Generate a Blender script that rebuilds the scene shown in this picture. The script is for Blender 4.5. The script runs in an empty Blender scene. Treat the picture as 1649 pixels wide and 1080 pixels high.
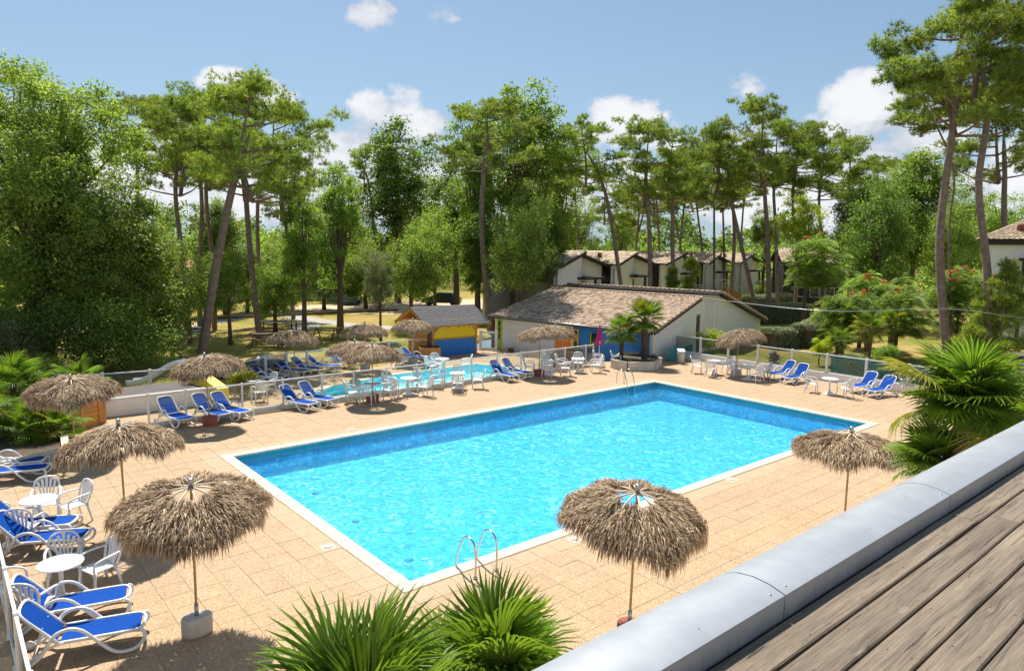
import bpy, math, random
import numpy as np
from mathutils import Vector, Matrix, Euler

# ------------------------------------------------------------ scene, camera, sky, sun, exposure
S = bpy.context.scene
COL = S.collection
PI = math.pi
R_ = math.radians
YAW, PITCH, ROLL, FPX = 0.869430461, -0.125486449, 0.0156469371, 1111.65365
EYE = Vector((0.0, 0.0, 6.325))

def basis():
    f = Vector((math.cos(YAW)*math.cos(PITCH), math.sin(YAW)*math.cos(PITCH), math.sin(PITCH)))
    r = Vector((math.sin(YAW), -math.cos(YAW), 0.0)); u = r.cross(f)
    return f, r*math.cos(ROLL)+u*math.sin(ROLL), -r*math.sin(ROLL)+u*math.cos(ROLL)
FW, RT, UP = basis()
cam_d = bpy.data.cameras.new('camera'); cam = bpy.data.objects.new('camera', cam_d); COL.objects.link(cam)
cam_d.sensor_width = 36.0; cam_d.lens = 36.0*FPX/1649.0; cam_d.clip_start = 0.05; cam_d.clip_end = 3000.0
cam.matrix_world = Matrix(((RT.x, UP.x, -FW.x, EYE.x), (RT.y, UP.y, -FW.y, EYE.y), (RT.z, UP.z, -FW.z, EYE.z), (0, 0, 0, 1)))
S.camera = cam

def ray(px, py): return FW + RT*((px-824.5)/FPX) - UP*((py-540.0)/FPX)
def G(px, py, z=0.0):
    d = ray(px, py); return EYE + d*((z-EYE.z)/d.z)
def atd(px, py, d): return EYE + ray(px, py)*d
def aty(px, py, Y):
    d = ray(px, py); return EYE + d*((Y-EYE.y)/d.y)
def atx(px, py, X):
    d = ray(px, py); return EYE + d*((X-EYE.x)/d.x)
def hor(px): return 385.0+(px+119.0)*37.0/2267.0
def zat(px, py, d): return atd(px, py, d).z

SUN_AZ, SUN_EL = R_(69.5), R_(60.0)
sun_dir = Vector((math.cos(SUN_AZ)*math.cos(SUN_EL), math.sin(SUN_AZ)*math.cos(SUN_EL), math.sin(SUN_EL)))
sd = bpy.data.lights.new('sun', 'SUN'); sd.energy = 4.8; sd.angle = R_(0.55); sd.color = (1.0, 0.945, 0.86)
so = bpy.data.objects.new('sun', sd); COL.objects.link(so)
so.rotation_euler = (-sun_dir).to_track_quat('-Z', 'Y').to_euler(); so.location = (0, 0, 40)

class NT:
    """tiny node helper"""
    def __init__(self, tree): self.t = tree; self.n = tree.nodes; self.l = tree.links
    def new(self, ty, **k):
        n = self.n.new(ty)
        for a, b in k.items(): setattr(n, a, b)
        return n
    def put(self, sock, v):
        if isinstance(v, bpy.types.NodeSocket): self.l.new(v, sock)
        elif v is not None: sock.default_value = v
    def m(self, op, a, b=None, c=None, clamp=False):
        n = self.new('ShaderNodeMath', operation=op, use_clamp=clamp)
        self.put(n.inputs[0], a); self.put(n.inputs[1], b); self.put(n.inputs[2], c)
        return n.outputs[0]
    def vm(self, op, a, b=None):
        n = self.new('ShaderNodeVectorMath', operation=op); self.put(n.inputs[0], a); self.put(n.inputs[1], b)
        return n.outputs[0]
    def mix(self, f, a, b, bt='MIX'):
        n = self.new('ShaderNodeMix', data_type='RGBA', blend_type=bt)
        self.put(n.inputs[0], f); self.put(n.inputs[6], c4(a)); self.put(n.inputs[7], c4(b)); return n.outputs[2]
    def ramp(self, f, stops, mode='LINEAR'):
        n = self.new('ShaderNodeValToRGB'); n.color_ramp.interpolation = mode; e = n.color_ramp.elements
        while len(e) < len(stops): e.new(0.5)
        for i, (p, c) in enumerate(stops): e[i].position = p; e[i].color = c4(c)
        self.put(n.inputs[0], f); return n.outputs[0]
    def noise(self, vec, scale, detail=3.0, rough=0.55, dist=0.0, out=0):
        n = self.new('ShaderNodeTexNoise'); self.put(n.inputs['Vector'], vec); n.inputs['Scale'].default_value = scale
        n.inputs['Detail'].default_value = detail; n.inputs['Roughness'].default_value = rough
        n.inputs['Distortion'].default_value = dist; return n.outputs[out]
    def scale(self, vec, s):
        n = self.new('ShaderNodeMapping'); self.put(n.inputs[0], vec); n.inputs['Scale'].default_value = s; return n.outputs[0]
    def sstep(self, v, a, b):
        n = self.new('ShaderNodeMapRange', interpolation_type='SMOOTHSTEP'); self.put(n.inputs[0], v)
        n.inputs[1].default_value = a; n.inputs[2].default_value = b; return n.outputs[0]
def c4(c):
    if isinstance(c, bpy.types.NodeSocket) or c is None: return c
    if isinstance(c, (int, float)): return (c, c, c, 1.0)
    return tuple(c)+(1.0,) if len(c) == 3 else tuple(c)

world = bpy.data.worlds.new('World'); S.world = world; world.use_nodes = True
W = NT(world.node_tree); W.n.clear()
sky = W.new('ShaderNodeTexSky', sky_type='NISHITA'); sky.sun_disc = False
sky.sun_elevation = SUN_EL; sky.sun_rotation = PI/2-SUN_AZ; sky.air_density = 1.0; sky.dust_density = 1.2; sky.ozone_density = 1.6
sky.altitude = 10.0
tc = W.new('ShaderNodeTexCoord'); sep = W.new('ShaderNodeSeparateXYZ'); W.put(sep.inputs[0], tc.outputs['Generated'])
az = W.m('ARCTAN2', sep.outputs[1], sep.outputs[0]); el = W.m('ARCSINE', sep.outputs[2])
cmb = W.new('ShaderNodeCombineXYZ'); W.put(cmb.inputs[0], az); W.put(cmb.inputs[1], W.m('MULTIPLY', el, 1.5)); cmb.inputs[2].default_value = 3.1
warp = W.noise(cmb.outputs[0], 9.0, 7.0, 0.6)
warp2 = W.noise(cmb.outputs[0], 26.0, 5.0, 0.6)
def angles(px, py):
    d = ray(px, py).normalized(); return math.atan2(d.y, d.x), math.asin(d.z)
# cumulus clouds: (px, py, half width px, half height px, strength)
clouds = [(628, 190, 62, 48, 1.0), (675, 205, 42, 36, 1.0), (600, 235, 80, 34, .9), (530, 258, 70, 30, .75), (1005, 192, 66, 36, 1.0), (985, 212, 60, 26, .8),
          (1385, 165, 66, 44, 1.0), (1365, 205, 74, 32, .8), (1495, 215, 80, 44, .7), (1530, 170, 60, 30, .5), (385, 142, 70, 28, .95), (430, 160, 50, 24, .7),
          (596, 24, 40, 24, .55), (1197, 138, 36, 20, .42), (1180, 222, 70, 26, .62), (1620, 250, 60, 40, .6), (270, 260, 60, 60, .6),
          (715, 22, 28, 16, .34), (880, 310, 300, 70, .75), (1300, 310, 300, 80, .8), (420, 300, 300, 80, .85), (100, 230, 200, 80, .7), (1700, 300, 260, 110, .8), (470, 270, 90, 40, .85), (1110, 235, 90, 40, .7), (240, 250, 80, 60, .8)]
field = None
for (px, py, w_, h_, s_) in clouds:
    a0, e0 = angles(px, py)
    rr = (px-824.5)/FPX; ww = w_/FPX/(1+rr*rr); hh = h_/FPX/math.sqrt(1+rr*rr)
    da = W.m('DIVIDE', W.m('SUBTRACT', az, a0), ww*1.25); de = W.m('DIVIDE', W.m('SUBTRACT', el, e0), hh*1.25)
    d2 = W.m('ADD', W.m('MULTIPLY', da, da), W.m('MULTIPLY', de, de))
    g = W.m('MULTIPLY', W.m('SUBTRACT', 1.0, d2, clamp=True), s_)
    field = g if field is None else W.m('MAXIMUM', field, g)
broad = W.noise(cmb.outputs[0], 2.3, 5.0, 0.6)      # unseen scattered cloud outside the view, thickened to lift the fill light
lowband = W.m('MULTIPLY', W.sstep(el, 1.25, 0.05), W.sstep(broad, 0.44, 0.62))
outside = W.sstep(W.m('ABSOLUTE', W.m('SUBTRACT', az, YAW)), 0.75, 1.0)
field = W.m('MAXIMUM', field, W.m('MULTIPLY', lowband, W.m('MULTIPLY', outside, 0.9)))
dens = W.m('ADD', field, W.m('MULTIPLY', W.m('SUBTRACT', warp, 0.5), 2.3))
dens = W.m('ADD', dens, W.m('MULTIPLY', W.m('SUBTRACT', warp2, 0.5), 1.1))
mask = W.m('MULTIPLY', W.sstep(dens, 0.22, 0.62), W.sstep(field, 0.02, 0.20))
shade = W.noise(cmb.outputs[0], 7.0, 4.0, 0.55)
ccol = W.ramp(W.sstep(W.m('ADD', shade, W.m('MULTIPLY', dens, 0.45)), 0.45, 0.95), [(0.0, (0.34, 0.38, 0.45)), (1.0, (0.62, 0.625, 0.635))])
skyc = W.mix(1.0, sky.outputs[0], (0.100, 0.098, 0.096), 'MULTIPLY')
# thin summer haze that whitens the blue, stronger toward the horizon
veil = W.m('MULTIPLY', W.m('POWER', W.m('SUBTRACT', 1.0, W.m('MAXIMUM', sep.outputs[2], 0.0)), 5.0), 0.60)
veil = W.m('ADD', veil, 0.14)
skyc = W.mix(veil, skyc, (0.56, 0.62, 0.72))
skyc = W.mix(1.0, skyc, (0.56, 0.68, 0.74), 'MULTIPLY')
fin = W.mix(W.m('MULTIPLY', mask, 0.92), skyc, ccol)
bg = W.new('ShaderNodeBackground'); W.put(bg.inputs[0], fin); bg.inputs[1].default_value = 1.0
W.put(W.new('ShaderNodeOutputWorld').inputs[0], bg.outputs[0])

S.view_settings.view_transform = 'Standard'; S.view_settings.look = 'None'; S.view_settings.gamma = 1.0
S.view_settings.use_curve_mapping = False; S.view_settings.exposure = 0.64
S.render.engine = 'CYCLES'
S.cycles.max_bounces = 8; S.cycles.transparent_max_bounces = 16; S.cycles.diffuse_bounces = 6; S.cycles.glossy_bounces = 3
S.cycles.transmission_bounces = 4
rnd = random.Random(7)
RNG = np.random.default_rng(11)

# ------------------------------------------------------------ materials
MATS = {}
def mat(name, color=None, rough=0.6, metal=0.0, spec=0.5, var=0.0, vscale=3.0, bump=0.0, bscale=20.0, objvar=0.0):
    m = bpy.data.materials.new(name); m.use_nodes = True; t = NT(m.node_tree); b = t.n['Principled BSDF']
    b.inputs['Roughness'].default_value = rough; b.inputs['Metallic'].default_value = metal; b.inputs['Specular IOR Level'].default_value = spec
    col = c4(color)
    geo = t.new('ShaderNodeNewGeometry'); tco = t.new('ShaderNodeTexCoord')
    if var > 0:
        f = t.noise(tco.outputs['Object'], vscale, 6.0, 0.65)
        lo = tuple(c*(1-var) for c in color); hi = tuple(min(1, c*(1+var)) for c in color)
        col = t.ramp(f, [(0.3, lo), (0.7, hi)])
    if objvar > 0:
        oi = t.new('ShaderNodeObjectInfo')
        hs = t.new('ShaderNodeHueSaturation'); t.put(hs.inputs['Color'], col)
        t.put(hs.inputs['Value'], t.m('MULTIPLY_ADD', oi.outputs['Random'], objvar*2, 1-objvar)); col = hs.outputs[0]
    t.put(b.inputs['Base Color'], col)
    if bump > 0:
        bn = t.new('ShaderNodeBump'); bn.inputs['Strength'].default_value = bump; bn.inputs['Distance'].default_value = 0.01
        t.put(bn.inputs['Height'], t.noise(tco.outputs['Object'], bscale, 4.0)); t.put(b.inputs['Normal'], bn.outputs[0])
    MATS[name] = m; m['t'] = 1
    return m

def leaf_mat(name, dark, light, trans=0.38, rough=0.5, tcol=None, hv=0.0):
    """foliage: per-leaf tint attribute, thin-leaf translucency"""
    m = bpy.data.materials.new(name); m.use_nodes = True; t = NT(m.node_tree); t.n.clear()
    at = t.new('ShaderNodeAttribute', attribute_name='tint')
    oi = t.new('ShaderNodeObjectInfo')
    col = t.ramp(at.outputs['Fac'], [(0.0, dark), (1.0, light)])
    hs = t.new('ShaderNodeHueSaturation'); t.put(hs.inputs['Color'], col)
    t.put(hs.inputs['Hue'], t.m('MULTIPLY_ADD', oi.outputs['Random'], hv*0.5, 0.5-hv*0.25))
    t.put(hs.inputs['Value'], t.m('MULTIPLY_ADD', oi.outputs['Random'], 0.3, 0.87)); col = hs.outputs[0]
    d = t.new('ShaderNodeBsdfPrincipled'); t.put(d.inputs['Base Color'], col); d.inputs['Roughness'].default_value = rough
    d.inputs['Specular IOR Level'].default_value = 0.35
    tr = t.new('ShaderNodeBsdfTranslucent')
    t.put(tr.inputs[0], t.mix(1.0, col, tcol or (1.52, 1.58, 0.66), 'MULTIPLY'))
    mx = t.new('ShaderNodeMixShader'); mx.inputs[0].default_value = trans
    t.put(mx.inputs[1], d.outputs[0]); t.put(mx.inputs[2], tr.outputs[0])
    o = t.new('ShaderNodeOutputMaterial'); t.put(o.inputs[0], mx.outputs[0]); MATS[name] = m
    return m

mat('white_plastic', (0.74, 0.75, 0.76), 0.35, var=0.03, vscale=6)
mat('white_paint', (0.78, 0.78, 0.77), 0.45, var=0.05, vscale=4)
mat('white_wall', (0.86, 0.85, 0.82), 0.85, var=0.06, vscale=1.2, bump=0.25, bscale=60)
mat('grey_render', (0.76, 0.755, 0.715), 0.85, var=0.05, vscale=0.9, bump=0.2, bscale=50)
mat('beige_render', (0.85, 0.81, 0.74), 0.85, var=0.05, vscale=0.9, bump=0.2, bscale=50)
mat('blue_sling', (0.0005, 0.060, 0.335), 0.8, spec=0.12, var=0.12, vscale=9, bump=0.3, bscale=260, objvar=0.12)
mat('dark_timber', (0.035, 0.028, 0.024), 0.6, var=0.2, vscale=8)
mat('brown_paint', (0.13, 0.055, 0.035), 0.6, var=0.15, vscale=6)
mat('orange_timber', (0.52, 0.235, 0.055), 0.6, var=0.25, vscale=7, bump=0.3, bscale=30, objvar=0.12)
mat('steel', (0.60, 0.58, 0.54), 0.22, 1.0)
mat('galvanised', (0.42, 0.43, 0.44), 0.4, 0.8, var=0.1)
mat('concrete', (0.50, 0.47, 0.42), 0.85, var=0.14, vscale=7, bump=0.5, bscale=60)
mat('terracotta', (0.23, 0.085, 0.05), 0.75, var=0.18, vscale=9, bump=0.3)
mat('bamboo', (0.46, 0.29, 0.10), 0.45, var=0.25, vscale=14)
mat('rib_wood', (0.60, 0.50, 0.36), 0.5, var=0.15, vscale=14)
mat('pot_red', (0.30, 0.08, 0.05), 0.6, var=0.2)
mat('yellow_paint', (0.80, 0.60, 0.012), 0.55, var=0.06, vscale=3)
mat('blue_paint', (0.012, 0.20, 0.62), 0.5, var=0.10, vscale=3, objvar=0.05)
mat('orange_paint', (0.86, 0.25, 0.02), 0.5, var=0.08)
mat('lime_paint', (0.42, 0.62, 0.03), 0.5)
mat('dark_glass', (0.02, 0.03, 0.035), 0.08, spec=0.8)
mat('teal_sheet', (0.02, 0.26, 0.30), 0.45, var=0.15, vscale=3)
mat('navy_cover', (0.012, 0.035, 0.09), 0.5, var=0.3, vscale=2, bump=0.6, bscale=6)
mat('asphalt', (0.11, 0.09, 0.085), 0.9, var=0.15, vscale=2, bump=0.3)
mat('path_grey', (0.36, 0.33, 0.30), 0.9, var=0.1, vscale=1, bump=0.3)
mat('sand', (0.58, 0.43, 0.28), 0.95, var=0.1, vscale=0.8, bump=0.2)
mat('soil', (0.09, 0.06, 0.04), 0.95, var=0.3, vscale=6, bump=0.8)
mat('magenta_cloth', (0.42, 0.012, 0.20), 0.7, var=0.1); mat('red_cloth', (0.62, 0.04, 0.03), 0.7, var=0.1)
mat('print_white', (0.78, 0.74, 0.76), 0.6)
mat('car_blue', (0.03, 0.12, 0.32), 0.25); mat('car_dark', (0.02, 0.024, 0.03), 0.25); mat('rubber', (0.02, 0.02, 0.02), 0.8)
mat('car_silver', (0.42, 0.43, 0.45), 0.3, 0.4)
mat('slate', (0.19, 0.175, 0.17), 0.75, var=0.4, vscale=7, bump=0.5)
mat('tree_stem', (0.12, 0.088, 0.066), 0.95, var=0.35, vscale=5, bump=1.0, bscale=14)
mat('pine_bark', (0.21, 0.155, 0.125), 0.95, var=0.4, vscale=4, bump=1.0, bscale=12)
mat('palm_bark', (0.11, 0.065, 0.04), 0.95, var=0.4, vscale=16, bump=1.0, bscale=40)
mat('coping_stone', (0.60, 0.53, 0.40), 0.8, var=0.06, vscale=4, bump=0.25, bscale=90, objvar=0.05)
mat('planter_block', (0.60, 0.55, 0.47), 0.85, var=0.12, vscale=8, bump=0.5, bscale=40, objvar=0.08)
mat('pale_house', (0.62, 0.58, 0.52), 0.85, var=0.05)

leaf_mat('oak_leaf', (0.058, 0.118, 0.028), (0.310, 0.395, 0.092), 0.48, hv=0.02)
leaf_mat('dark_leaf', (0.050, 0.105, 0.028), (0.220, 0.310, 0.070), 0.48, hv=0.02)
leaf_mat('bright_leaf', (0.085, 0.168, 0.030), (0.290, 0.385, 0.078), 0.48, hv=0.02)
leaf_mat('lime_leaf', (0.230, 0.300, 0.022), (0.480, 0.540, 0.045), 0.48)
leaf_mat('olive_leaf', (0.120, 0.150, 0.075), (0.300, 0.340, 0.180), 0.36)
leaf_mat('pine_leaf', (0.060, 0.125, 0.025), (0.340, 0.400, 0.085), 0.46, hv=0.03)
leaf_mat('hedge_leaf', (0.060, 0.100, 0.050), (0.290, 0.320, 0.190), 0.20)
leaf_mat('palm_leaf', (0.040, 0.105, 0.012), (0.220, 0.320, 0.042), 0.46, 0.40, hv=0.03)
leaf_mat('red_flower', (0.40, 0.10, 0.02), (0.62, 0.22, 0.06), 0.3, tcol=(1.2, 1.0, 0.8))
leaf_mat('yellow_palm_leaf', (0.10, 0.13, 0.012), (0.33, 0.30, 0.035), 0.38, 0.4)

def thatch_mat():
    m = bpy.data.materials.new('thatch'); m.use_nodes = True; t = NT(m.node_tree); t.n.clear()
    at = t.new('ShaderNodeAttribute', attribute_name='tint')
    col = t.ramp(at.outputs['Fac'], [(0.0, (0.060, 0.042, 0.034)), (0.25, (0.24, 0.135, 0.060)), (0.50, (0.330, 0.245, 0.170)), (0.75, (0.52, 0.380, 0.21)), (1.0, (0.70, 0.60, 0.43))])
    d = t.new('ShaderNodeBsdfPrincipled'); t.put(d.inputs['Base Color'], col); d.inputs['Roughness'].default_value = 0.7
    tr = t.new('ShaderNodeBsdfTranslucent'); t.put(tr.inputs[0], t.mix(1.0, col, (1.2, 1.0, 0.7), 'MULTIPLY'))
    mx = t.new('ShaderNodeMixShader'); mx.inputs[0].default_value = 0.16; t.put(mx.inputs[1], d.outputs[0]); t.put(mx.inputs[2], tr.outputs[0])
    t.put(t.new('ShaderNodeOutputMaterial').inputs[0], mx.outputs[0]); MATS['thatch'] = m
thatch_mat()

def glass_mat(name, tint, gl=0.10, body=0.0, bodycol=(1, 1, 1)):
    m = bpy.data.materials.new(name); m.use_nodes = True; t = NT(m.node_tree); t.n.clear()
    tp = t.new('ShaderNodeBsdfTransparent'); tp.inputs[0].default_value = c4(tint)
    g = t.new('ShaderNodeBsdfGlossy'); g.inputs['Roughness'].default_value = 0.02
    lw = t.new('ShaderNodeFresnel'); lw.inputs[0].default_value = 1.45
    mx = t.new('ShaderNodeMixShader'); t.put(mx.inputs[0], t.m('MULTIPLY', lw.outputs[0], 0.8)); t.put(mx.inputs[1], tp.outputs[0]); t.put(mx.inputs[2], g.outputs[0])
    out = mx.outputs[0]
    if body > 0:
        df = t.new('ShaderNodeBsdfDiffuse'); df.inputs[0].default_value = c4(bodycol)
        m2 = t.new('ShaderNodeMixShader'); m2.inputs[0].default_value = body; t.put(m2.inputs[1], out); t.put(m2.inputs[2], df.outputs[0]); out = m2.outputs[0]
    t.put(t.new('ShaderNodeOutputMaterial').inputs[0], out); MATS[name] = m
glass_mat('fence_glass', (0.93, 0.955, 0.94), body=0.03, bodycol=(0.7, 0.75, 0.72))
glass_mat('smoked_glass', (0.72, 0.74, 0.72), body=0.04, bodycol=(0.5, 0.5, 0.48))

def deck_mat():
    m = bpy.data.materials.new('exposed_aggregate'); m.use_nodes = True; t = NT(m.node_tree); b = t.n['Principled BSDF']
    g = t.new('ShaderNodeNewGeometry'); pos = g.outputs['Position']
    cell = t.vm('FLOOR', t.scale(t.vm('ADD', pos, (-6.3+50, -10.41+50, 0)), (2.0, 2.0, 0.0)))
    wn = t.new('ShaderNodeTexWhiteNoise', noise_dimensions='3D'); t.put(wn.inputs[0], cell)
    big = t.noise(pos, 0.35, 4.0, 0.6); mid = t.noise(pos, 2.2, 5.0, 0.6)
    vo = t.new('ShaderNodeTexVoronoi'); t.put(vo.inputs['Vector'], pos); vo.inputs['Scale'].default_value = 62.0
    sp = t.new('ShaderNodeSeparateColor'); t.put(sp.inputs[0], vo.outputs['Color'])
    col = t.ramp(sp.outputs[0], [(0.0, (0.29, 0.18, 0.098)), (0.35, (0.395, 0.255, 0.137)), (0.75, (0.46, 0.312, 0.172)), (1.0, (0.57, 0.43, 0.27))])
    v = t.m('ADD', t.m('MULTIPLY_ADD', wn.outputs[0], 0.06, 0.97), t.m('MULTIPLY', t.m('SUBTRACT', big, 0.5), 0.22))
    v = t.m('ADD', v, t.m('MULTIPLY', t.m('SUBTRACT', mid, 0.5), 0.26))
    hs = t.new('ShaderNodeHueSaturation'); t.put(hs.inputs['Color'], col); t.put(hs.inputs['Value'], v); hs.inputs['Saturation'].default_value = 0.95
    # scattered darker stains
    st = t.sstep(t.noise(pos, 0.9, 6.0, 0.7), 0.62, 0.74)
    sx = t.new('ShaderNodeSeparateXYZ'); t.put(sx.inputs[0], pos)
    ex = t.m('MAXIMUM', t.m('SUBTRACT', 6.3, sx.outputs[0]), t.m('SUBTRACT', sx.outputs[0], 26.9)); ey = t.m('MAXIMUM', t.m('SUBTRACT', 10.41, sx.outputs[1]), t.m('SUBTRACT', sx.outputs[1], 20.99))
    rim = t.m('LESS_THAN', t.m('MAXIMUM', ex, ey), 0.5)      # the row of slabs by the coping is a paler, pinker kind
    basec = t.mix(t.m('MULTIPLY', rim, 0.38), t.mix(t.m('MULTIPLY', st, 0.25), hs.outputs[0], (0.36, 0.24, 0.14)), (0.50, 0.37, 0.25))
    spots = t.sstep(t.noise(pos, 5.5, 2.0, 0.5), 0.76, 0.80)
    t.put(b.inputs['Base Color'], t.mix(t.m('MULTIPLY', spots, 0.4), basec, (0.22, 0.14, 0.08)))
    b.inputs['Roughness'].default_value = 0.85
    bn = t.new('ShaderNodeBump'); bn.inputs['Strength'].default_value = 0.35; bn.inputs['Distance'].default_value = 0.004
    t.put(bn.inputs['Height'], vo.outputs['Distance']); t.put(b.inputs['Normal'], bn.outputs[0]); MATS['exposed_aggregate'] = m
deck_mat()
mat('joint_dirt', (0.37, 0.245, 0.135), 0.95, var=0.3, vscale=3)

def lawn_mat():
    m = bpy.data.materials.new('dry_lawn'); m.use_nodes = True; t = NT(m.node_tree); b = t.n['Principled BSDF']
    g = t.new('ShaderNodeNewGeometry'); pos = g.outputs['Position']
    n1 = t.noise(pos, 0.14, 5.0, 0.62); n2 = t.noise(pos, 1.6, 6.0, 0.7); n3 = t.noise(pos, 14.0, 3.0, 0.7)
    f = t.m('ADD', t.m('MULTIPLY', n1, 0.62), t.m('ADD', t.m('MULTIPLY', n2, 0.26), t.m('MULTIPLY', n3, 0.14)))
    col = t.ramp(f, [(0.40, (0.14, 0.175, 0.030)), (0.48, (0.27, 0.24, 0.055)), (0.56, (0.38, 0.27, 0.095)), (0.66, (0.42, 0.28, 0.13))])
    t.put(b.inputs['Base Color'], col); b.inputs['Roughness'].default_value = 0.95; b.inputs['Specular IOR Level'].default_value = 0.1
    bn = t.new('ShaderNodeBump'); bn.inputs['Strength'].default_value = 0.8; bn.inputs['Distance'].default_value = 0.05
    t.put(bn.inputs['Height'], t.m('ADD', n3, n2)); t.put(b.inputs['Normal'], bn.outputs[0]); MATS['dry_lawn'] = m
lawn_mat()

def tile_mat(name, c0, c1, c2):
    m = bpy.data.materials.new(name); m.use_nodes = True; t = NT(m.node_tree); b = t.n['Principled BSDF']
    at = t.new('ShaderNodeAttribute', attribute_name='tint'); g = t.new('ShaderNodeNewGeometry')
    n = t.noise(g.outputs['Position'], 1.3, 6.0, 0.7); n2 = t.noise(g.outputs['Position'], 9.0, 5.0, 0.7)
    f = t.m('ADD', t.m('MULTIPLY', at.outputs['Fac'], 0.55), t.m('ADD', t.m('MULTIPLY', n, 0.3), t.m('MULTIPLY', n2, 0.25)))
    t.put(b.inputs['Base Color'], t.ramp(f, [(0.22, c0), (0.5, c1), (0.85, c2)])); b.inputs['Roughness'].default_value = 0.9; MATS[name] = m
tile_mat('roof_tile', (0.24, 0.16, 0.105), (0.46, 0.33, 0.225), (0.60, 0.47, 0.35))
tile_mat('roof_tile_tan', (0.33, 0.235, 0.155), (0.50, 0.37, 0.255), (0.60, 0.48, 0.36))
tile_mat('roof_tile_orange', (0.36, 0.14, 0.07), (0.58, 0.27, 0.15), (0.68, 0.40, 0.26))

def plank_mat():
    m = bpy.data.materials.new('weathered_plank'); m.use_nodes = True; t = NT(m.node_tree); b = t.n['Principled BSDF']
    tco = t.new('ShaderNodeTexCoord'); oi = t.new('ShaderNodeObjectInfo')
    off = t.new('ShaderNodeCombineXYZ'); t.put(off.inputs[0], t.m('MULTIPLY', oi.outputs['Random'], 37.0)); t.put(off.inputs[1], t.m('MULTIPLY', oi.outputs['Random'], 11.0))
    p = t.vm('ADD', tco.outputs['Object'], off.outputs[0])
    # knots: distort the grain around a few points
    vo = t.new('ShaderNodeTexVoronoi'); t.put(vo.inputs['Vector'], t.scale(p, (1.0, 2.6, 0.0))); vo.inputs['Scale'].default_value = 2.1
    kn = t.sstep(vo.outputs['Distance'], 0.30, 0.0)
    k1 = t.sstep(vo.outputs['Distance'], 0.075, 0.035)
    k2 = t.sstep(vo.outputs['Distance'], 0.15, 0.09)
    pd = t.new('ShaderNodeVectorMath', operation='ADD'); t.put(pd.inputs[0], p)
    cz = t.new('ShaderNodeCombineXYZ'); t.put(cz.inputs[1], t.m('MULTIPLY', kn, 0.02)); t.put(pd.inputs[1], cz.outputs[0])
    grain = t.noise(t.scale(pd.outputs[0], (2.2, 95.0, 60.0)), 1.0, 6.0, 0.65, 0.4)
    fine = t.noise(t.scale(pd.outputs[0], (9.0, 420.0, 200.0)), 1.0, 3.0, 0.6)
    wide = t.noise(t.scale(pd.outputs[0], (1.1, 14.0, 10.0)), 1.0, 4.0, 0.6, 0.8)
    crack = t.sstep(t.noise(t.scale(pd.outputs[0], (1.3, 34.0, 20.0)), 1.0, 5.0, 0.6, 0.6), 0.645, 0.68)
    f = t.m('ADD', t.m('MULTIPLY', grain, 0.45), t.m('ADD', t.m('MULTIPLY', fine, 0.3), t.m('MULTIPLY', wide, 0.42)))
    col = t.ramp(f, [(0.40, (0.032, 0.023, 0.017)), (0.50, (0.098, 0.073, 0.053)), (0.60, (0.172, 0.133, 0.094)), (0.76, (0.28, 0.228, 0.158))])
    hs = t.new('ShaderNodeHueSaturation'); t.put(hs.inputs['Color'], col); t.put(hs.inputs['Value'], t.m('MULTIPLY_ADD', oi.outputs['Random'], 0.4, 0.82))
    c2 = t.mix(t.m('MULTIPLY', crack, 0.85), hs.outputs[0], (0.03, 0.024, 0.02))
    c2 = t.mix(t.m('MULTIPLY', k2, 0.55), c2, (0.27, 0.24, 0.18)); c2 = t.mix(t.m('MULTIPLY', k1, 0.75), c2, (0.10, 0.065, 0.042))
    t.put(b.inputs['Base Color'], c2); b.inputs['Roughness'].default_value = 0.8
    bn = t.new('ShaderNodeBump'); bn.inputs['Strength'].default_value = 0.75; bn.inputs['Distance'].default_value = 0.004
    t.put(bn.inputs['Height'], t.m('SUBTRACT', t.m('ADD', grain, t.m('MULTIPLY', fine, 0.6)), t.m('MULTIPLY', crack, 1.6))); t.put(b.inputs['Normal'], bn.outputs[0]); MATS['weathered_plank'] = m
plank_mat()

def zinc_mat():
    m = bpy.data.materials.new('painted_aluminium'); m.use_nodes = True; t = NT(m.node_tree); b = t.n['Principled BSDF']
    tco = t.new('ShaderNodeTexCoord'); n = t.noise(tco.outputs['Object'], 3.0, 6.0, 0.7); n2 = t.noise(t.scale(tco.outputs['Object'], (30, 30, 2.0)), 1.0, 5.0, 0.7)
    sepp = t.new('ShaderNodeSeparateXYZ'); t.put(sepp.inputs[0], tco.outputs['Object'])
    low = t.sstep(sepp.outputs[2], 0.0, -0.10)
    streak = t.m('MULTIPLY', t.sstep(n2, 0.42, 0.66), low)
    col = t.ramp(n, [(0.3, (0.37, 0.39, 0.415)), (0.7, (0.43, 0.45, 0.475))])
    t.put(b.inputs['Base Color'], t.mix(t.m('MULTIPLY', streak, 0.55), col, (0.26, 0.23, 0.17)))
    b.inputs['Metallic'].default_value = 0.35; t.put(b.inputs['Roughness'], t.m('MULTIPLY_ADD', n, 0.2, 0.30)); MATS['painted_aluminium'] = m
zinc_mat()

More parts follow.
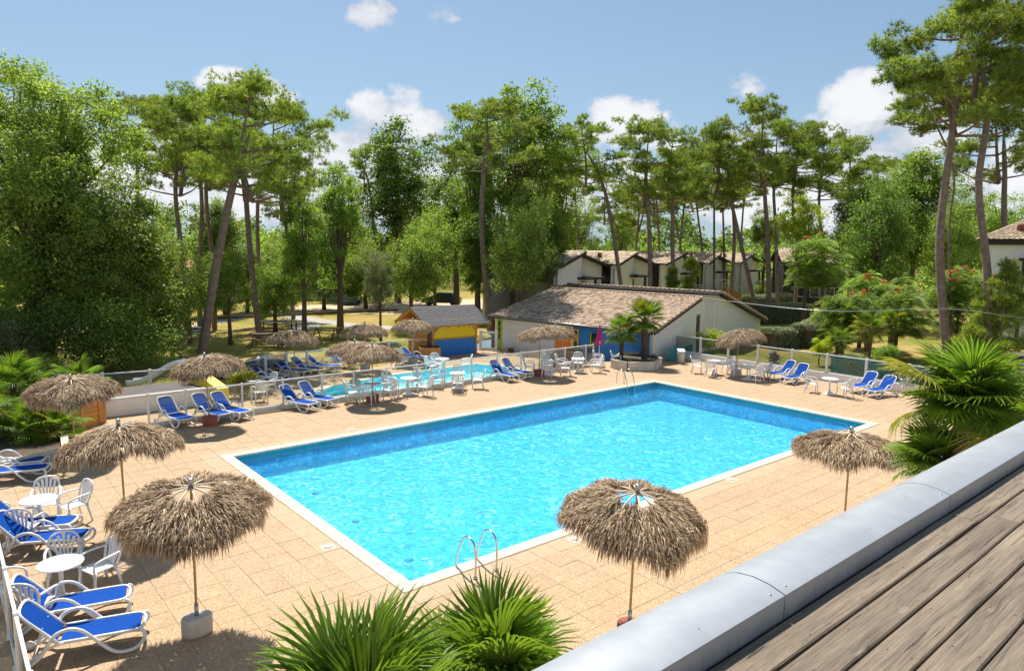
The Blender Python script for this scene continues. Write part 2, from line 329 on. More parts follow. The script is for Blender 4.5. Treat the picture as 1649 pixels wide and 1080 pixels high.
def pool_mats():
    m = bpy.data.materials.new('pool_liner'); m.use_nodes = True; t = NT(m.node_tree); b = t.n['Principled BSDF']
    g = t.new('ShaderNodeNewGeometry'); pos = g.outputs['Position']
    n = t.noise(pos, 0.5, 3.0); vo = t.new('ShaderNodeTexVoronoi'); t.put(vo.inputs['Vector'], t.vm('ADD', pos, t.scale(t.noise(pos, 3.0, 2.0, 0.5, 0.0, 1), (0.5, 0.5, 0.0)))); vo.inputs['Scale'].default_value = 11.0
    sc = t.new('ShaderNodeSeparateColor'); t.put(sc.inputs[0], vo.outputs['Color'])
    t.put(b.inputs['Base Color'], t.ramp(t.m('ADD', t.m('MULTIPLY', n, 0.25), t.m('MULTIPLY', sc.outputs[0], 0.75)), [(0.14, (0.001, 0.31, 0.62)), (0.45, (0.003, 0.48, 0.82)), (0.74, (0.03, 0.60, 0.88)), (0.88, (0.42, 0.86, 0.96))])); b.inputs['Roughness'].default_value = 0.7; MATS['pool_liner'] = m  # rippling caustic light and bright glints mottled into the liner colour
    mat('waterline_tile', (0.005, 0.30, 0.33), 0.3, var=0.12, vscale=5)
    mat('kids_liner', (0.26, 0.84, 0.95), 0.7, var=0.05, vscale=1); mat('fitting_dark', (0.01, 0.20, 0.34), 0.6)
    m = bpy.data.materials.new('water'); m.use_nodes = True; t = NT(m.node_tree); t.n.clear()
    g = t.new('ShaderNodeNewGeometry'); pos = g.outputs['Position']
    n1 = t.noise(pos, 2.1, 3.0, 0.55, 0.9); n2 = t.noise(pos, 7.5, 3.0, 0.6, 0.8); n3 = t.noise(pos, 0.5, 2.0, 0.5)
    h = t.m('ADD', t.m('MULTIPLY', n1, 0.060), t.m('MULTIPLY', n2, 0.030))
    bn = t.new('ShaderNodeBump'); bn.inputs['Strength'].default_value = 1.0; bn.inputs['Distance'].default_value = 1.0; t.put(bn.inputs['Height'], h)
    rf = t.new('ShaderNodeBsdfRefraction'); rf.inputs['IOR'].default_value = 1.33; rf.inputs['Roughness'].default_value = 0.0
    rf.inputs[0].default_value = (0.86, 0.98, 1.0, 1); t.put(rf.inputs['Normal'], bn.outputs[0])
    tp = t.new('ShaderNodeBsdfTransparent'); tp.inputs[0].default_value = (0.88, 0.99, 1.0, 1)
    mx = t.new('ShaderNodeMixShader'); mx.inputs[0].default_value = 0.72; t.put(mx.inputs[1], rf.outputs[0]); t.put(mx.inputs[2], tp.outputs[0])
    gl = t.new('ShaderNodeBsdfGlossy'); gl.inputs['Roughness'].default_value = 0.04; t.put(gl.inputs['Normal'], bn.outputs[0])
    fr = t.new('ShaderNodeFresnel'); fr.inputs[0].default_value = 1.33; t.put(fr.inputs['Normal'], bn.outputs[0])
    m2 = t.new('ShaderNodeMixShader'); t.put(m2.inputs[0], fr.outputs[0]); t.put(m2.inputs[1], mx.outputs[0]); t.put(m2.inputs[2], gl.outputs[0])
    t.put(t.new('ShaderNodeOutputMaterial').inputs[0], m2.outputs[0]); MATS['water'] = m
pool_mats()

# ------------------------------------------------------------ helpers
def M(n): return MATS[n]
def prop(o, label=None, cat=None, group=None, kind=None):
    if label: o['label'] = label
    if cat: o['category'] = cat
    if group: o['group'] = group
    if kind: o['kind'] = kind
    return o
def thing(name, label, cat, loc=(0, 0, 0), rz=0.0, group=None):
    o = bpy.data.objects.new(name, None); COL.objects.link(o); o.empty_display_size = 0.2
    o.location = loc; o.rotation_euler = (0, 0, rz); return prop(o, label, cat, group)
def link(name, me, parent=None, loc=None, rot=None):
    o = bpy.data.objects.new(name, me); COL.objects.link(o)
    if parent is not None: o.parent = parent
    if loc is not None: o.location = loc
    if rot is not None: o.rotation_euler = rot
    return o
def dup(root, loc, rz, label=None, group=None, scale=None, tilt=None):
    r = root.copy(); COL.objects.link(r); r.location = loc; r.rotation_euler = (0, 0, rz) if tilt is None else (tilt[0], tilt[1], rz)
    if label: r['label'] = label
    if group: r['group'] = group
    if scale: r.scale = (scale,)*3 if isinstance(scale, (int, float)) else scale
    for ch in list(root.children):
        c = ch.copy(); COL.objects.link(c); c.parent = r
        for g in list(ch.children):
            d = g.copy(); COL.objects.link(d); d.parent = c
    return r

def np_mesh(name, V, F, material, tint=None, smooth=False):
    """V (n,3), F (m,k) with constant k"""
    V = np.asarray(V, dtype=np.float32); F = np.asarray(F, dtype=np.int32); k = F.shape[1]
    me = bpy.data.meshes.new(name)
    me.vertices.add(len(V)); me.vertices.foreach_set('co', V.ravel())
    me.loops.add(F.size); me.loops.foreach_set('vertex_index', F.ravel())
    me.polygons.add(len(F)); me.polygons.foreach_set('loop_start', np.arange(0, F.size, k, dtype=np.int32))
    me.polygons.foreach_set('loop_total', np.full(len(F), k, dtype=np.int32))
    if tint is not None:
        a = me.attributes.new('tint', 'FLOAT', 'POINT'); a.data.foreach_set('value', np.asarray(tint, dtype=np.float32))
    me.update(calc_edges=True); me.validate()
    if smooth: me.polygons.foreach_set('use_smooth', np.ones(len(F), dtype=bool))
    me.materials.append(M(material)); return me

class MB:
    def __init__(self): self.v = []; self.f = []; self.t = []; self.smooth = []
    def add(self, vs, fs, tint=0.5, sm=False):
        b = len(self.v); self.v += [tuple(x) for x in vs]; self.f += [tuple(b+i for i in f) for f in fs]
        self.t += [tint]*len(vs); self.smooth += [sm]*len(fs)
    def box(self, a, b, rz=0.0, org=(0, 0), tint=0.5):
        x0, y0, z0 = a; x1, y1, z1 = b
        vs = [(x0, y0, z0), (x1, y0, z0), (x1, y1, z0), (x0, y1, z0), (x0, y0, z1), (x1, y0, z1), (x1, y1, z1), (x0, y1, z1)]
        if rz:
            c, s = math.cos(rz), math.sin(rz); ox, oy = org
            vs = [(ox+(x-ox)*c-(y-oy)*s, oy+(x-ox)*s+(y-oy)*c, z) for x, y, z in vs]
        self.add(vs, [(0, 3, 2, 1), (4, 5, 6, 7), (0, 1, 5, 4), (1, 2, 6, 5), (2, 3, 7, 6), (3, 0, 4, 7)], tint)
    def bbox(self, a, b, bev=0.01):
        """box with chamfered top and vertical edges"""
        x0, y0, z0 = a; x1, y1, z1 = b; e = bev
        rings = []
        for (i, z) in ((0, z0), (0, z1-e), (e, z1)):
            j = i
            rings.append([(x0+e+j*0, y0+j, z), (x1-e, y0+j, z), (x1-j, y0+e, z), (x1-j, y1-e, z), (x1-e, y1-j, z), (x0+e, y1-j, z), (x0+j, y1-e, z), (x0+j, y0+e, z)])
        vs = [p for r in rings for p in r]; fs = []
        for k in range(2):
            for i in range(8): fs.append((k*8+i, k*8+(i+1) % 8, (k+1)*8+(i+1) % 8, (k+1)*8+i))
        fs.append(tuple(range(16, 24))); fs.append(tuple(reversed(range(8)))); self.add(vs, fs)
    def tube(self, pts, rad, seg=8, cap=True, flat=1.0, closed=False, up=None):
        pts = [Vector(p) for p in pts]; n = len(pts); rads = rad if isinstance(rad, (list, tuple)) else [rad]*n
        ring0 = []; prev = None
        for i, p in enumerate(pts):
            if closed: tn = pts[(i+1) % n]-pts[i-1]
            else: tn = (pts[min(i+1, n-1)]-pts[max(i-1, 0)])
            tn = tn.normalized() if tn.length > 1e-9 else Vector((0, 0, 1))
            if up is not None: a = Vector(up)
            elif prev is None: a = Vector((0, 0, 1)) if abs(tn.z) < 0.9 else Vector((1, 0, 0))
            else: a = prev
            s = a-tn*a.dot(tn)
            if s.length < 1e-6: s = Vector((1, 0, 0))-tn*tn.x
            s = s.normalized(); b = tn.cross(s); prev = s
            for k in range(seg):
                th = 2*PI*k/seg; ring0.append(p+s*math.cos(th)*rads[i]*flat+b*math.sin(th)*rads[i])
        fs = []; m = n if closed else n-1
        for i in range(m):
            j = (i+1) % n
            for k in range(seg): fs.append((i*seg+k, i*seg+(k+1) % seg, j*seg+(k+1) % seg, j*seg+k))
        base = len(self.v); self.add(ring0, fs, sm=True)
        if cap and not closed:
            self.f.append(tuple(base+k for k in reversed(range(seg)))); self.smooth.append(False)
            self.f.append(tuple(base+(n-1)*seg+k for k in range(seg))); self.smooth.append(False)
    def lathe(self, prof, seg=20, org=(0, 0, 0), sx=1.0, sy=1.0):
        vs = []; fs = []; n = len(prof)
        for (r, z) in prof:
            for k in range(seg): vs.append((org[0]+r*math.cos(2*PI*k/seg)*sx, org[1]+r*math.sin(2*PI*k/seg)*sy, org[2]+z))
        for i in range(n-1):
            for k in range(seg): fs.append((i*seg+k, i*seg+(k+1) % seg, (i+1)*seg+(k+1) % seg, (i+1)*seg+k))
        self.add(vs, fs, sm=True)
        b = len(self.v)-len(vs)
        self.f.append(tuple(b+k for k in reversed(range(seg)))); self.smooth.append(False)
        self.f.append(tuple(b+(n-1)*seg+k for k in range(seg))); self.smooth.append(False)
    def prism(self, poly, z0, z1):
        n = len(poly); vs = [(x, y, z0) for x, y in poly]+[(x, y, z1) for x, y in poly]
        fs = [tuple(reversed(range(n))), tuple(range(n, 2*n))]+[(i, (i+1) % n, n+(i+1) % n, n+i) for i in range(n)]
        self.add(vs, fs)
    def prism_y(self, poly, y0, y1):
        n = len(poly); vs = [(x, y0, z) for x, z in poly]+[(x, y1, z) for x, z in poly]
        fs = [tuple(range(n)), tuple(reversed(range(n, 2*n)))]+[((i+1) % n, i, n+i, n+(i+1) % n) for i in range(n)]
        self.add(vs, fs)
    def mesh(self, name, material):
        me = bpy.data.meshes.new(name); me.from_pydata(self.v, [], self.f)
        me.polygons.foreach_set('use_smooth', self.smooth)
        if any(t != 0.5 for t in self.t):
            a = me.attributes.new('tint', 'FLOAT', 'POINT'); a.data.foreach_set('value', self.t)
        me.materials.append(M(material)); me.update(); return me
    def build(self, name, material, parent=None, loc=None, rot=None): return link(name, self.mesh(name, material), parent, loc, rot)

def sheet(name, poly, z, material, parent=None):
    mb = MB(); mb.add([(x, y, z) for x, y in poly], [tuple(range(len(poly)))]); return mb.build(name, material, parent)
def catmull(P, n=6, closed=False):
    P = [Vector(p) for p in P]; out = []; L = len(P)
    for i in range(L if closed else L-1):
        if closed: p0, p1, p2, p3 = P[i-1], P[i], P[(i+1) % L], P[(i+2) % L]
        else: p0, p1, p2, p3 = P[max(i-1, 0)], P[i], P[i+1], P[min(i+2, L-1)]
        for k in range(n):
            t = k/n; out.append(0.5*((2*p1)+(p2-p0)*t+(2*p0-5*p1+4*p2-p3)*t*t+(3*p1-p0-3*p2+p3)*t**3))
    if not closed: out.append(P[-1])
    return out

# ------------------------------------------------------------ ground, deck, pool
PX0, PX1, PY0, PY1 = 6.60, 26.60, 10.71, 20.69
CW = 0.30
KP = [(11.75, 26.55), (12.2, 27.6), (13.7, 28.7), (16.9, 29.5), (22.6, 29.8), (23.4, 28.2), (23.4, 26.55)]   # small pool outline
KC = [(11.35, 26.30), (11.9, 27.8), (13.55, 28.98), (16.85, 29.80), (22.8, 30.1), (23.7, 28.3), (23.7, 26.30)]

def ring_sheet(name, outer, inner, z, material, kind=True):
    """flat sheet with a hole, both outlines with the same vertex count or triangulated by bmesh"""
    import bmesh
    bm = bmesh.new()
    for loop in (outer, inner):
        vs = [bm.verts.new((x, y, z)) for x, y in loop]
        for i in range(len(vs)): bm.edges.new((vs[i], vs[(i+1) % len(vs)]))
    bmesh.ops.triangle_fill(bm, use_beauty=True, use_dissolve=False, edges=bm.edges[:])
    for f in bm.faces:
        if f.normal.z < 0: f.normal_flip()
    me = bpy.data.meshes.new(name); bm.to_mesh(me); bm.free(); me.materials.append(M(material)); return link(name, me)

def holes_sheet(name, outer, holes, z, material):
    import bmesh
    bm = bmesh.new()
    for loop in [outer]+holes:
        vs = [bm.verts.new((x, y, z)) for x, y in loop]
        for i in range(len(vs)): bm.edges.new((vs[i], vs[(i+1) % len(vs)]))
    bmesh.ops.triangle_fill(bm, use_beauty=True, use_dissolve=False, edges=bm.edges[:])
    for f in bm.faces:
        if f.normal.z < 0: f.normal_flip()
    me = bpy.data.meshes.new(name); bm.to_mesh(me); bm.free(); me.materials.append(M(material)); return link(name, me)

# terrain: one sheet to the horizon with gentle swells beyond the terraces, a hole where the terraces are
DECK = [(-2.0, -8.0), (34.2, -8.0), (34.2, 25.0), (46.3, 26.7), (44.6, 39.3), (29.1, 37.5), (25.0, 34.2), (21.4, 33.6), (18.7, 32.4), (15.2, 31.6), (12.5, 31.3), (10.3, 30.2), (5.0, 30.2), (-2.0, 29.5)]
far = [(-900, -900), (1200, -900), (1200, 1200), (-900, 1200)]
prop(holes_sheet('ground', far, [DECK], -0.03, 'dry_lawn'), kind='structure')
prop(sheet('deck_bed', [(-2, -8), (34.2, -8), (34.2, PY0-CW), (-2, PY0-CW)], -0.035, 'joint_dirt'), kind='structure')
bed2 = prop(sheet('deck_bed', [(-2, PY0-CW), (PX0-CW, PY0-CW), (PX0-CW, PY1+CW), (-2, PY1+CW)], -0.035, 'joint_dirt'), kind='structure')
bed3 = prop(sheet('deck_bed', [(PX1+CW, PY0-CW), (34.2, PY0-CW), (34.2, PY1+CW), (PX1+CW, PY1+CW)], -0.035, 'joint_dirt'), kind='structure')
bed4 = prop(sheet('deck_bed', [(-2, PY1+CW), (34.2, PY1+CW), (34.2, 25.8), (-2, 25.8)], -0.035, 'joint_dirt'), kind='structure')
prop(holes_sheet('kids_terrace', [(-2, 25.8), (34.2, 25.8), (31.0, 25.9), (29.2, 26.2), (25.2, 30.5), (25.0, 34.2)]+DECK[7:], [KC], -0.001, 'exposed_aggregate'), kind='structure')
sl = MB(); sl.add([(29.2, 26.2, -.001), (31.6, 26.4, -.66), (29.7, 37.6, -.66), (25.0, 34.2, -.001), (25.2, 30.5, -.001)], [(0, 1, 4), (1, 2, 3), (1, 3, 4)]); prop(sl.build('terrace_slope', 'exposed_aggregate'), kind='structure')
prop(sheet('pool_house_floor', [(31.2, 25.0), (46.3, 26.7), (44.6, 39.3), (29.1, 37.5)], -.67, 'sand'), kind='structure')

deck = prop(bpy.data.objects.new('paved_deck', None), kind='structure'); COL.objects.link(deck)
def cuts(lo, hi, a, b, st):
    xs = [];  x = a
    while x > lo: xs.append(x); x -= st
    x = b
    while x < hi: xs.append(x); x += st
    x = a+st
    while x < b-0.02: xs.append(x); x += st
    return sorted(xs)
xs = cuts(0.2, 34.2, PX0-CW, PX1+CW, 0.5); ys = cuts(1.9, 25.8, PY0-CW, PY1+CW, 0.5)
if 25.8-ys[-1] > 0.05: ys.append(25.8)
xs.append(34.2)
JG = 0.0012
slabs = []
for i in range(len(xs)-1):
    for j in range(len(ys)-1):
        ax, bx_, ay, by = xs[i]+JG, xs[i+1]-JG, ys[j]+JG, ys[j+1]-JG
        cx, cy = (ax+bx_)/2, (ay+by)/2
        if PX0-CW < cx < PX1+CW and PY0-CW < cy < PY1+CW: continue
        if bx_-ax < 0.05 or by-ay < 0.05: continue
        slabs.append((ax, ay, bx_, by))
def inview(x, y, z=0.0):
    d = Vector((x, y, z))-EYE; w = d.dot(FW)
    if w <= 0: return False, 1e9
    px = 824.5+FPX*d.dot(RT)/w; py = 540-FPX*d.dot(UP)/w
    return (-20 < px < 1669 and -20 < py < 1110 and not (py > 1080-(px-870)*0.5+20 and px > 870)), w
order = sorted(range(len(slabs)), key=lambda k: (not inview((slabs[k][0]+slabs[k][2])/2, (slabs[k][1]+slabs[k][3])/2)[0], inview((slabs[k][0]+slabs[k][2])/2, (slabs[k][1]+slabs[k][3])/2)[1]))
top300 = set(order[:298])
def slab_geo(mb, ax, ay, bx_, by, dz):
    e = 0.005
    vs = [(ax, ay, -0.034), (bx_, ay, -0.034), (bx_, by, -0.034), (ax, by, -0.034), (ax, ay, dz-e), (bx_, ay, dz-e), (bx_, by, dz-e), (ax, by, dz-e),
          (ax+e, ay+e, dz), (bx_-e, ay+e, dz), (bx_-e, by-e, dz), (ax+e, by-e, dz)]
    mb.add(vs, [(0, 1, 5, 4), (1, 2, 6, 5), (2, 3, 7, 6), (3, 0, 4, 7), (4, 5, 9, 8), (5, 6, 10, 9), (6, 7, 11, 10), (7, 4, 8, 11), (8, 9, 10, 11)])
share = {}
rest = MB()
for k, (ax, ay, bx_, by) in enumerate(slabs):
    dz = rnd.uniform(-0.003, 0.003)
    if k in top300:
        key = (round(bx_-ax, 2), round(by-ay, 2))
        if key not in share:
            mb = MB(); slab_geo(mb, -(bx_-ax)/2, -(by-ay)/2, (bx_-ax)/2, (by-ay)/2, 0.0); share[key] = mb.mesh('paving_slab', 'exposed_aggregate')
        link('paving_slab', share[key], deck, ((ax+bx_)/2, (ay+by)/2, dz-0.003), (rnd.uniform(-.002, .002), rnd.uniform(-.002, .002), 0))
    else: slab_geo(rest, ax, ay, bx_, by, dz-0.003)
prop(rest.build('paving_slabs', 'exposed_aggregate', deck), kind='stuff')

# main pool: basin, waterline band, coping stones, water
DEPTH = 0.70
pool = thing('swimming_pool', 'large rectangular swimming pool of bright blue water edged with pale coping stones', 'swimming pool', (0, 0, 0))
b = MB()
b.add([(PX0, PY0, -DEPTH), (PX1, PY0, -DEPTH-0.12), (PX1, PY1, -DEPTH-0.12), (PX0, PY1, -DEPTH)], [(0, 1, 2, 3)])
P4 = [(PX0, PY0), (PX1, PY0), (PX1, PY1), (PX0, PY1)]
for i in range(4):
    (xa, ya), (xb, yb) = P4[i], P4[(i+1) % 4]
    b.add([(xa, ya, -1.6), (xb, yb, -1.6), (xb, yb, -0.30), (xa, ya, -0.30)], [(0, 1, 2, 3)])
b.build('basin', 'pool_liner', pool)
b = MB()
for i in range(4):
    (xa, ya), (xb, yb) = P4[i], P4[(i+1) % 4]
    b.add([(xa, ya, -0.30), (xb, yb, -0.30), (xb, yb, 0.0), (xa, ya, 0.0)], [(0, 1, 2, 3)])
b.build('waterline_band', 'waterline_tile', pool)
WZ = -0.09
link('water', np_mesh('water', [(PX0, PY0, WZ), (PX1, PY0, WZ), (PX1, PY1, WZ), (PX0, PY1, WZ)], [(0, 1, 2, 3)], 'water'), pool)
def stone(L, Wd):
    mb = MB(); mb.bbox((-L/2+.003, -Wd/2, -0.04), (L/2-.003, Wd/2, 0.022), 0.012); return mb.mesh('coping_stone', 'coping_stone')
st = stone(0.5, CW+0.02); corner = MB(); corner.bbox((-CW/2-.01, -CW/2-.01, -0.04), (CW/2+.008, CW/2+.008, 0.022), 0.012); corner = corner.mesh('coping_stone', 'coping_stone')
for k in range(40):
    for y in (PY0-CW/2+0.0, PY1+CW/2-0.0): link('coping_stone', st, pool, (PX0+0.25+0.5*k, y, rnd.uniform(-.001, .001)))
n = 20; L = (PY1-PY0)/n; st2 = stone(L, CW+0.02)
for k in range(n):
    for x in (PX0-CW/2, PX1+CW/2): link('coping_stone', st2, pool, (x, PY0+L*(k+.5), rnd.uniform(-.001, .001)), (0, 0, PI/2))
for x in (PX0-CW/2, PX1+CW/2):
    for y in (PY0-CW/2, PY1+CW/2): link('coping_stone', corner, pool, (x, y, 0))
fm = MB(); fm.lathe([(0.0, 0.0), (0.10, 0.0), (0.10, 0.012), (0.04, 0.025), (0.0, 0.025)], 14); fm = fm.mesh('floor_drain', 'fitting_dark')
for (px, py) in ((508, 793), (573, 838), (658, 900)):
    p = G(px, py, -DEPTH*0.98); link('floor_drain', fm, pool, (p.x, p.y, -DEPTH+0.0-0.006*(p.x-PX0)))
sk = MB(); sk.box((-.1, -.02, -.12), (.1, .0, .02)); sk = sk.mesh('wall_inlet', 'fitting_dark')
for x in (9.2, 13.6, 18.0, 22.4): link('wall_inlet', sk, pool, (x, PY1-0.002, -0.5))

def skimmer(px, py, label):
    p = G(px, py); t = thing('skimmer_lid', label, 'drain cover', (p.x, p.y, 0), 0, 'skimmer lids set in the paving')
    a = MB(); a.bbox((-.14, -.14, -.01), (.14, .14, .006), .006); a.build('frame', 'coping_stone', t)
    c = MB(); c.lathe([(0.0, 0.006), (.10, .006), (.10, .014), (0.0, .014)], 18); c.build('cap', 'concrete', t)
skimmer(528, 880, 'round skimmer lid in a pale square frame beside the short left edge of the pool')
skimmer(1178, 772, 'skimmer lid in the paving near the coping, between the two nearest right-hand straw parasols')
skimmer(565, 691, 'skimmer lid beyond the long far edge of the pool, in front of the loungers')
skimmer(925, 868, 'skimmer lid beside the near long edge, half hidden by the nearest straw parasol')

def ladder(x, y, s, label):
    """s=+1: pool lies toward +y"""
    t = thing('pool_ladder', label, 'pool ladder', (x, y, 0.02), 0 if s > 0 else PI, 'steel ladders of the big pool')
    for dx in (-.26, .26):
        pts = catmull([(dx, -.48, 0), (dx, -.48, .45), (dx, -.42, .66), (dx, -.25, .74), (dx, -.08, .66), (dx, .06, .40), (dx, .16, .05), (dx, .17, -.3), (dx, .17, -1.0)], 5)
        m = MB(); m.tube(pts, .021, 10); m.build('handrail', 'steel', t)
        f = MB(); f.lathe([(.0, 0), (.045, 0), (.045, .012), (.025, .03), (0, .03)], 14, (dx, -.48, 0)); f.build('flange', 'steel', t)
    for z in (-.2, -.47, -.74):
        m = MB(); m.box((-.25, .13, z), (.25, .21, z+.025)); m.build('step', 'steel', t)
ladder(7.92, 10.53, 1, 'steel pool ladder with two curved handrails on the near edge, behind the palm fronds')
ladder(24.75, 20.80, -1, 'steel pool ladder at the far corner of the big pool')

# small pool behind the glass fence
kp = thing('kids_pool', 'shallow turquoise children\'s pool behind the glass fence', 'swimming pool')
b = MB(); n = len(KP); b.add([(x, y, -.42) for x, y in KP], [tuple(reversed(range(n)))])
for i in range(n):
    (xa, ya), (xb, yb) = KP[i], KP[(i+1) % n]; b.add([(xa, ya, -.42), (xb, yb, -.42), (xb, yb, .0), (xa, ya, .0)], [(0, 1, 2, 3)])
b.build('basin', 'kids_liner', kp)
o = sheet('water', list(reversed(KP)), -0.08, 'water', kp)
for i in range(n):
    a_, b_ = Vector(KP[i]), Vector(KP[(i+1) % n]); c_, d_ = Vector(KC[i]), Vector(KC[(i+1) % n])
    m = max(1, int((b_-a_).length/1.0))
    for k in range(m):
        q = [a_.lerp(b_, k/m), a_.lerp(b_, (k+1)/m), c_.lerp(d_, (k+1)/m), c_.lerp(d_, k/m)]
        mid = sum(q, Vector((0, 0)))/4; q = [mid+(p-mid)*0.99 for p in q]
        mb = MB(); mb.prism([tuple(p) for p in q], -.04, .025); mb.build('coping_stone', 'coping_stone', kp)

# yellow sloping wall, slide and pond cover by the small pool
g1 = G(352, 662); t = thing('yellow_wall', 'yellow wedge shaped wall with a sloping top beyond the left loungers', 'wall', (g1.x+.2, g1.y+0.7, 0), R_(8))
b = MB(); b.prism_y([(-.9, 0), (.65, 0), (.65, .62), (-.9, .80)], 0, .001)
b = MB(); V = [(0, 0, 0), (.45, 0, 0), (.45, 2.6, 0), (0, 2.6, 0), (0, 0, .72), (.45, 0, .72), (.45, 2.6, 1.25), (0, 2.6, 1.25)]
b.add(V, [(0, 3, 2, 1), (4, 5, 6, 7), (0, 1, 5, 4), (1, 2, 6, 5), (2, 3, 7, 6), (3, 0, 4, 7)]); b.build('sloping_block', 'yellow_paint', t)
for k in range(5):
    q = MB(); q.lathe([(0, 0), (.045, 0), (.045, .006), (0, .006)], 10); q.build('mosaic_dot', 'blue_paint', t, (-.003, .35+.42*k, .42+.05*k), (0, -PI/2, 0))
g1 = G(300, 640); t = thing('water_slide', 'small white water slide chute beside the yellow wall', 'slide', (g1.x+.4, g1.y+1.2, 0), R_(140))
b = MB()
prof = catmull([(0, 1.15), (.5, 1.12), (1.1, .8), (1.9, .36), (2.5, .28)], 5)
sec = [(-.28, .22), (-.25, .04), (0, 0), (.25, .04), (.28, .22), (.31, .22), (.28, 0), (0, -.04), (-.28, 0), (-.31, .22)]
vs = [(p.x, s[0], p.y+s[1]) for p in prof for s in sec]; m = len(sec)
fs = [(i*m+k, i*m+(k+1) % m, (i+1)*m+(k+1) % m, (i+1)*m+k) for i in range(len(prof)-1) for k in range(m)]
b.add(vs, fs, sm=True); b.build('chute', 'white_plastic', t)
for (x, z) in ((.15, 1.1), (1.9, .34)):
    for y in (-.22, .22): q = MB(); q.tube([(x, y, 0), (x, y, z)], .025); q.build('leg', 'galvanised', t)
# left retaining wall
t = thing('retaining_wall', 'low white rendered wall with grey capping at the left end of the terrace', 'wall')
b = MB(); b.box((1.2, 28.2, -.03), (8.6, 28.45, .62)); b.build('wall', 'white_wall', t)
b = MB(); b.box((1.15, 28.15, .622), (8.65, 28.5, .66)); b.build('capping', 'galvanised', t)
prop(sheet('upper_terrace', [(1.2, 28.45), (8.6, 28.45), (8.6, 30.6), (1.2, 30.6)], .60, 'asphalt'), kind='structure')
# white kerb below the right hand fence
t = thing('kerb_wall', 'low white kerb wall under the right-hand glass fence', 'wall')
b = MB(); b.box((33.95, 9.0, -.03), (34.25, 24.6, .34)); b.build('kerb', 'white_wall', t)
b = MB(); b.box((33.92, 9.0, .342), (34.28, 24.6, .375)); b.build('capping', 'white_paint', t)

# ------------------------------------------------------------ glass fences
def fence(name, pts, label, top=1.2, base=0.0, glass='fence_glass', post_w=.06, split=1, rail=.045, bottom=None, bar=None, skip=()):
    t = thing(name, label, 'fence')
    for i, p in enumerate(pts):
        d = Vector(pts[min(i+1, len(pts)-1)])-Vector(pts[max(i-1, 0)]); a = math.atan2(d.y, d.x)
        if i % split == 0 or i == len(pts)-1:
            m = MB(); m.bbox((-post_w/2, -post_w/2, base), (post_w/2, post_w/2, top+.04), .006); m.build('post', 'white_paint', t, (p[0], p[1], 0), (0, 0, a))
    for i in range(len(pts)-1):
        if i in skip: continue
        a_, b_ = Vector(pts[i]), Vector(pts[i+1]); d = b_-a_; L = d.length; a = math.atan2(d.y, d.x); g = post_w/2+.003
        m = MB(); m.bbox((g, -rail/2, top-rail), (L-g, rail/2, top), .005); m.build('top_rail', 'white_paint', t, (a_.x, a_.y, 0), (0, 0, a))
        bz = base+.06 if bottom is None else bottom
        m = MB(); m.bbox((g, -.02, bz), (L-g, .02, bz+.045), .005); m.build('bottom_rail', 'white_paint', t, (a_.x, a_.y, 0), (0, 0, a))
        m = MB(); m.box((g+.01, -.004, bz+.047), (L-g-.01, .004, top-rail-.002)); m.build('glass_pane', glass, t, (a_.x, a_.y, 0), (0, 0, a))
    return t
# between the pools
xs_a = [p.x for p in (aty(x, 640, 26.0) for x in (238, 299, 390, 456, 519, 570, 623, 671, 716, 759, 800, 838, 874, 908, 941, 953))]
ptsA = [(x, 26.0) for x in xs_a]
fence('glass_fence', ptsA, 'long clear glass fence with white posts between the big pool and the children\'s pool', 1.12, 0.0)
kb = thing('fence_kerb', 'white kerb under the long glass fence between the two pools', 'kerb'); m = MB(); m.bbox((xs_a[0], 25.93, -.02), (xs_a[-1]-2.0, 26.07, .055), .01); m.build('kerb', 'white_paint', kb)
ptsB = []
def on(px, py_top, z=1.05): p = G(px, py_top, z); return (p.x, p.y)
ptsB += [on(85, 608), on(165, 601), on(241, 596), on(315, 589), on(390, 582), on(427, 574), on(461, 568), on(494, 565), on(539, 559.5), on(582, 554), on(626, 549), on(665, 546), on(692, 545)]
fence('glass_fence', ptsB, 'outer glass fence with white posts along the lawn behind the children\'s pool', 1.05, 0.0, rail=.05, post_w=.11)
ptsC = [(34.1, y) for y in (24.4, 22.85, 21.05, 19.3, 17.55, 15.85, 14.15, 12.4, 10.6)]
ptsC = [tuple(atx(px, 580, 34.1).xy) for px in (1083, 1127, 1172, 1220, 1275, 1332, 1396, 1465)]+[(34.1, 9.4)]
fence('glass_fence', ptsC, 'glass fence with white posts on the kerb along the right end of the deck', 1.32, 0.376, bottom=.40, post_w=.11, glass='smoked_glass')
fence('glass_fence', [(0.60, 7.9), (0.60, 9.6), (0.60, 11.35), (0.60, 13.1), (0.60, 14.9), (0.60, 16.7)], 'white framed glass fence seen end on at the lower left edge beside the near loungers', 1.15, 0, post_w=.07, glass='smoked_glass')

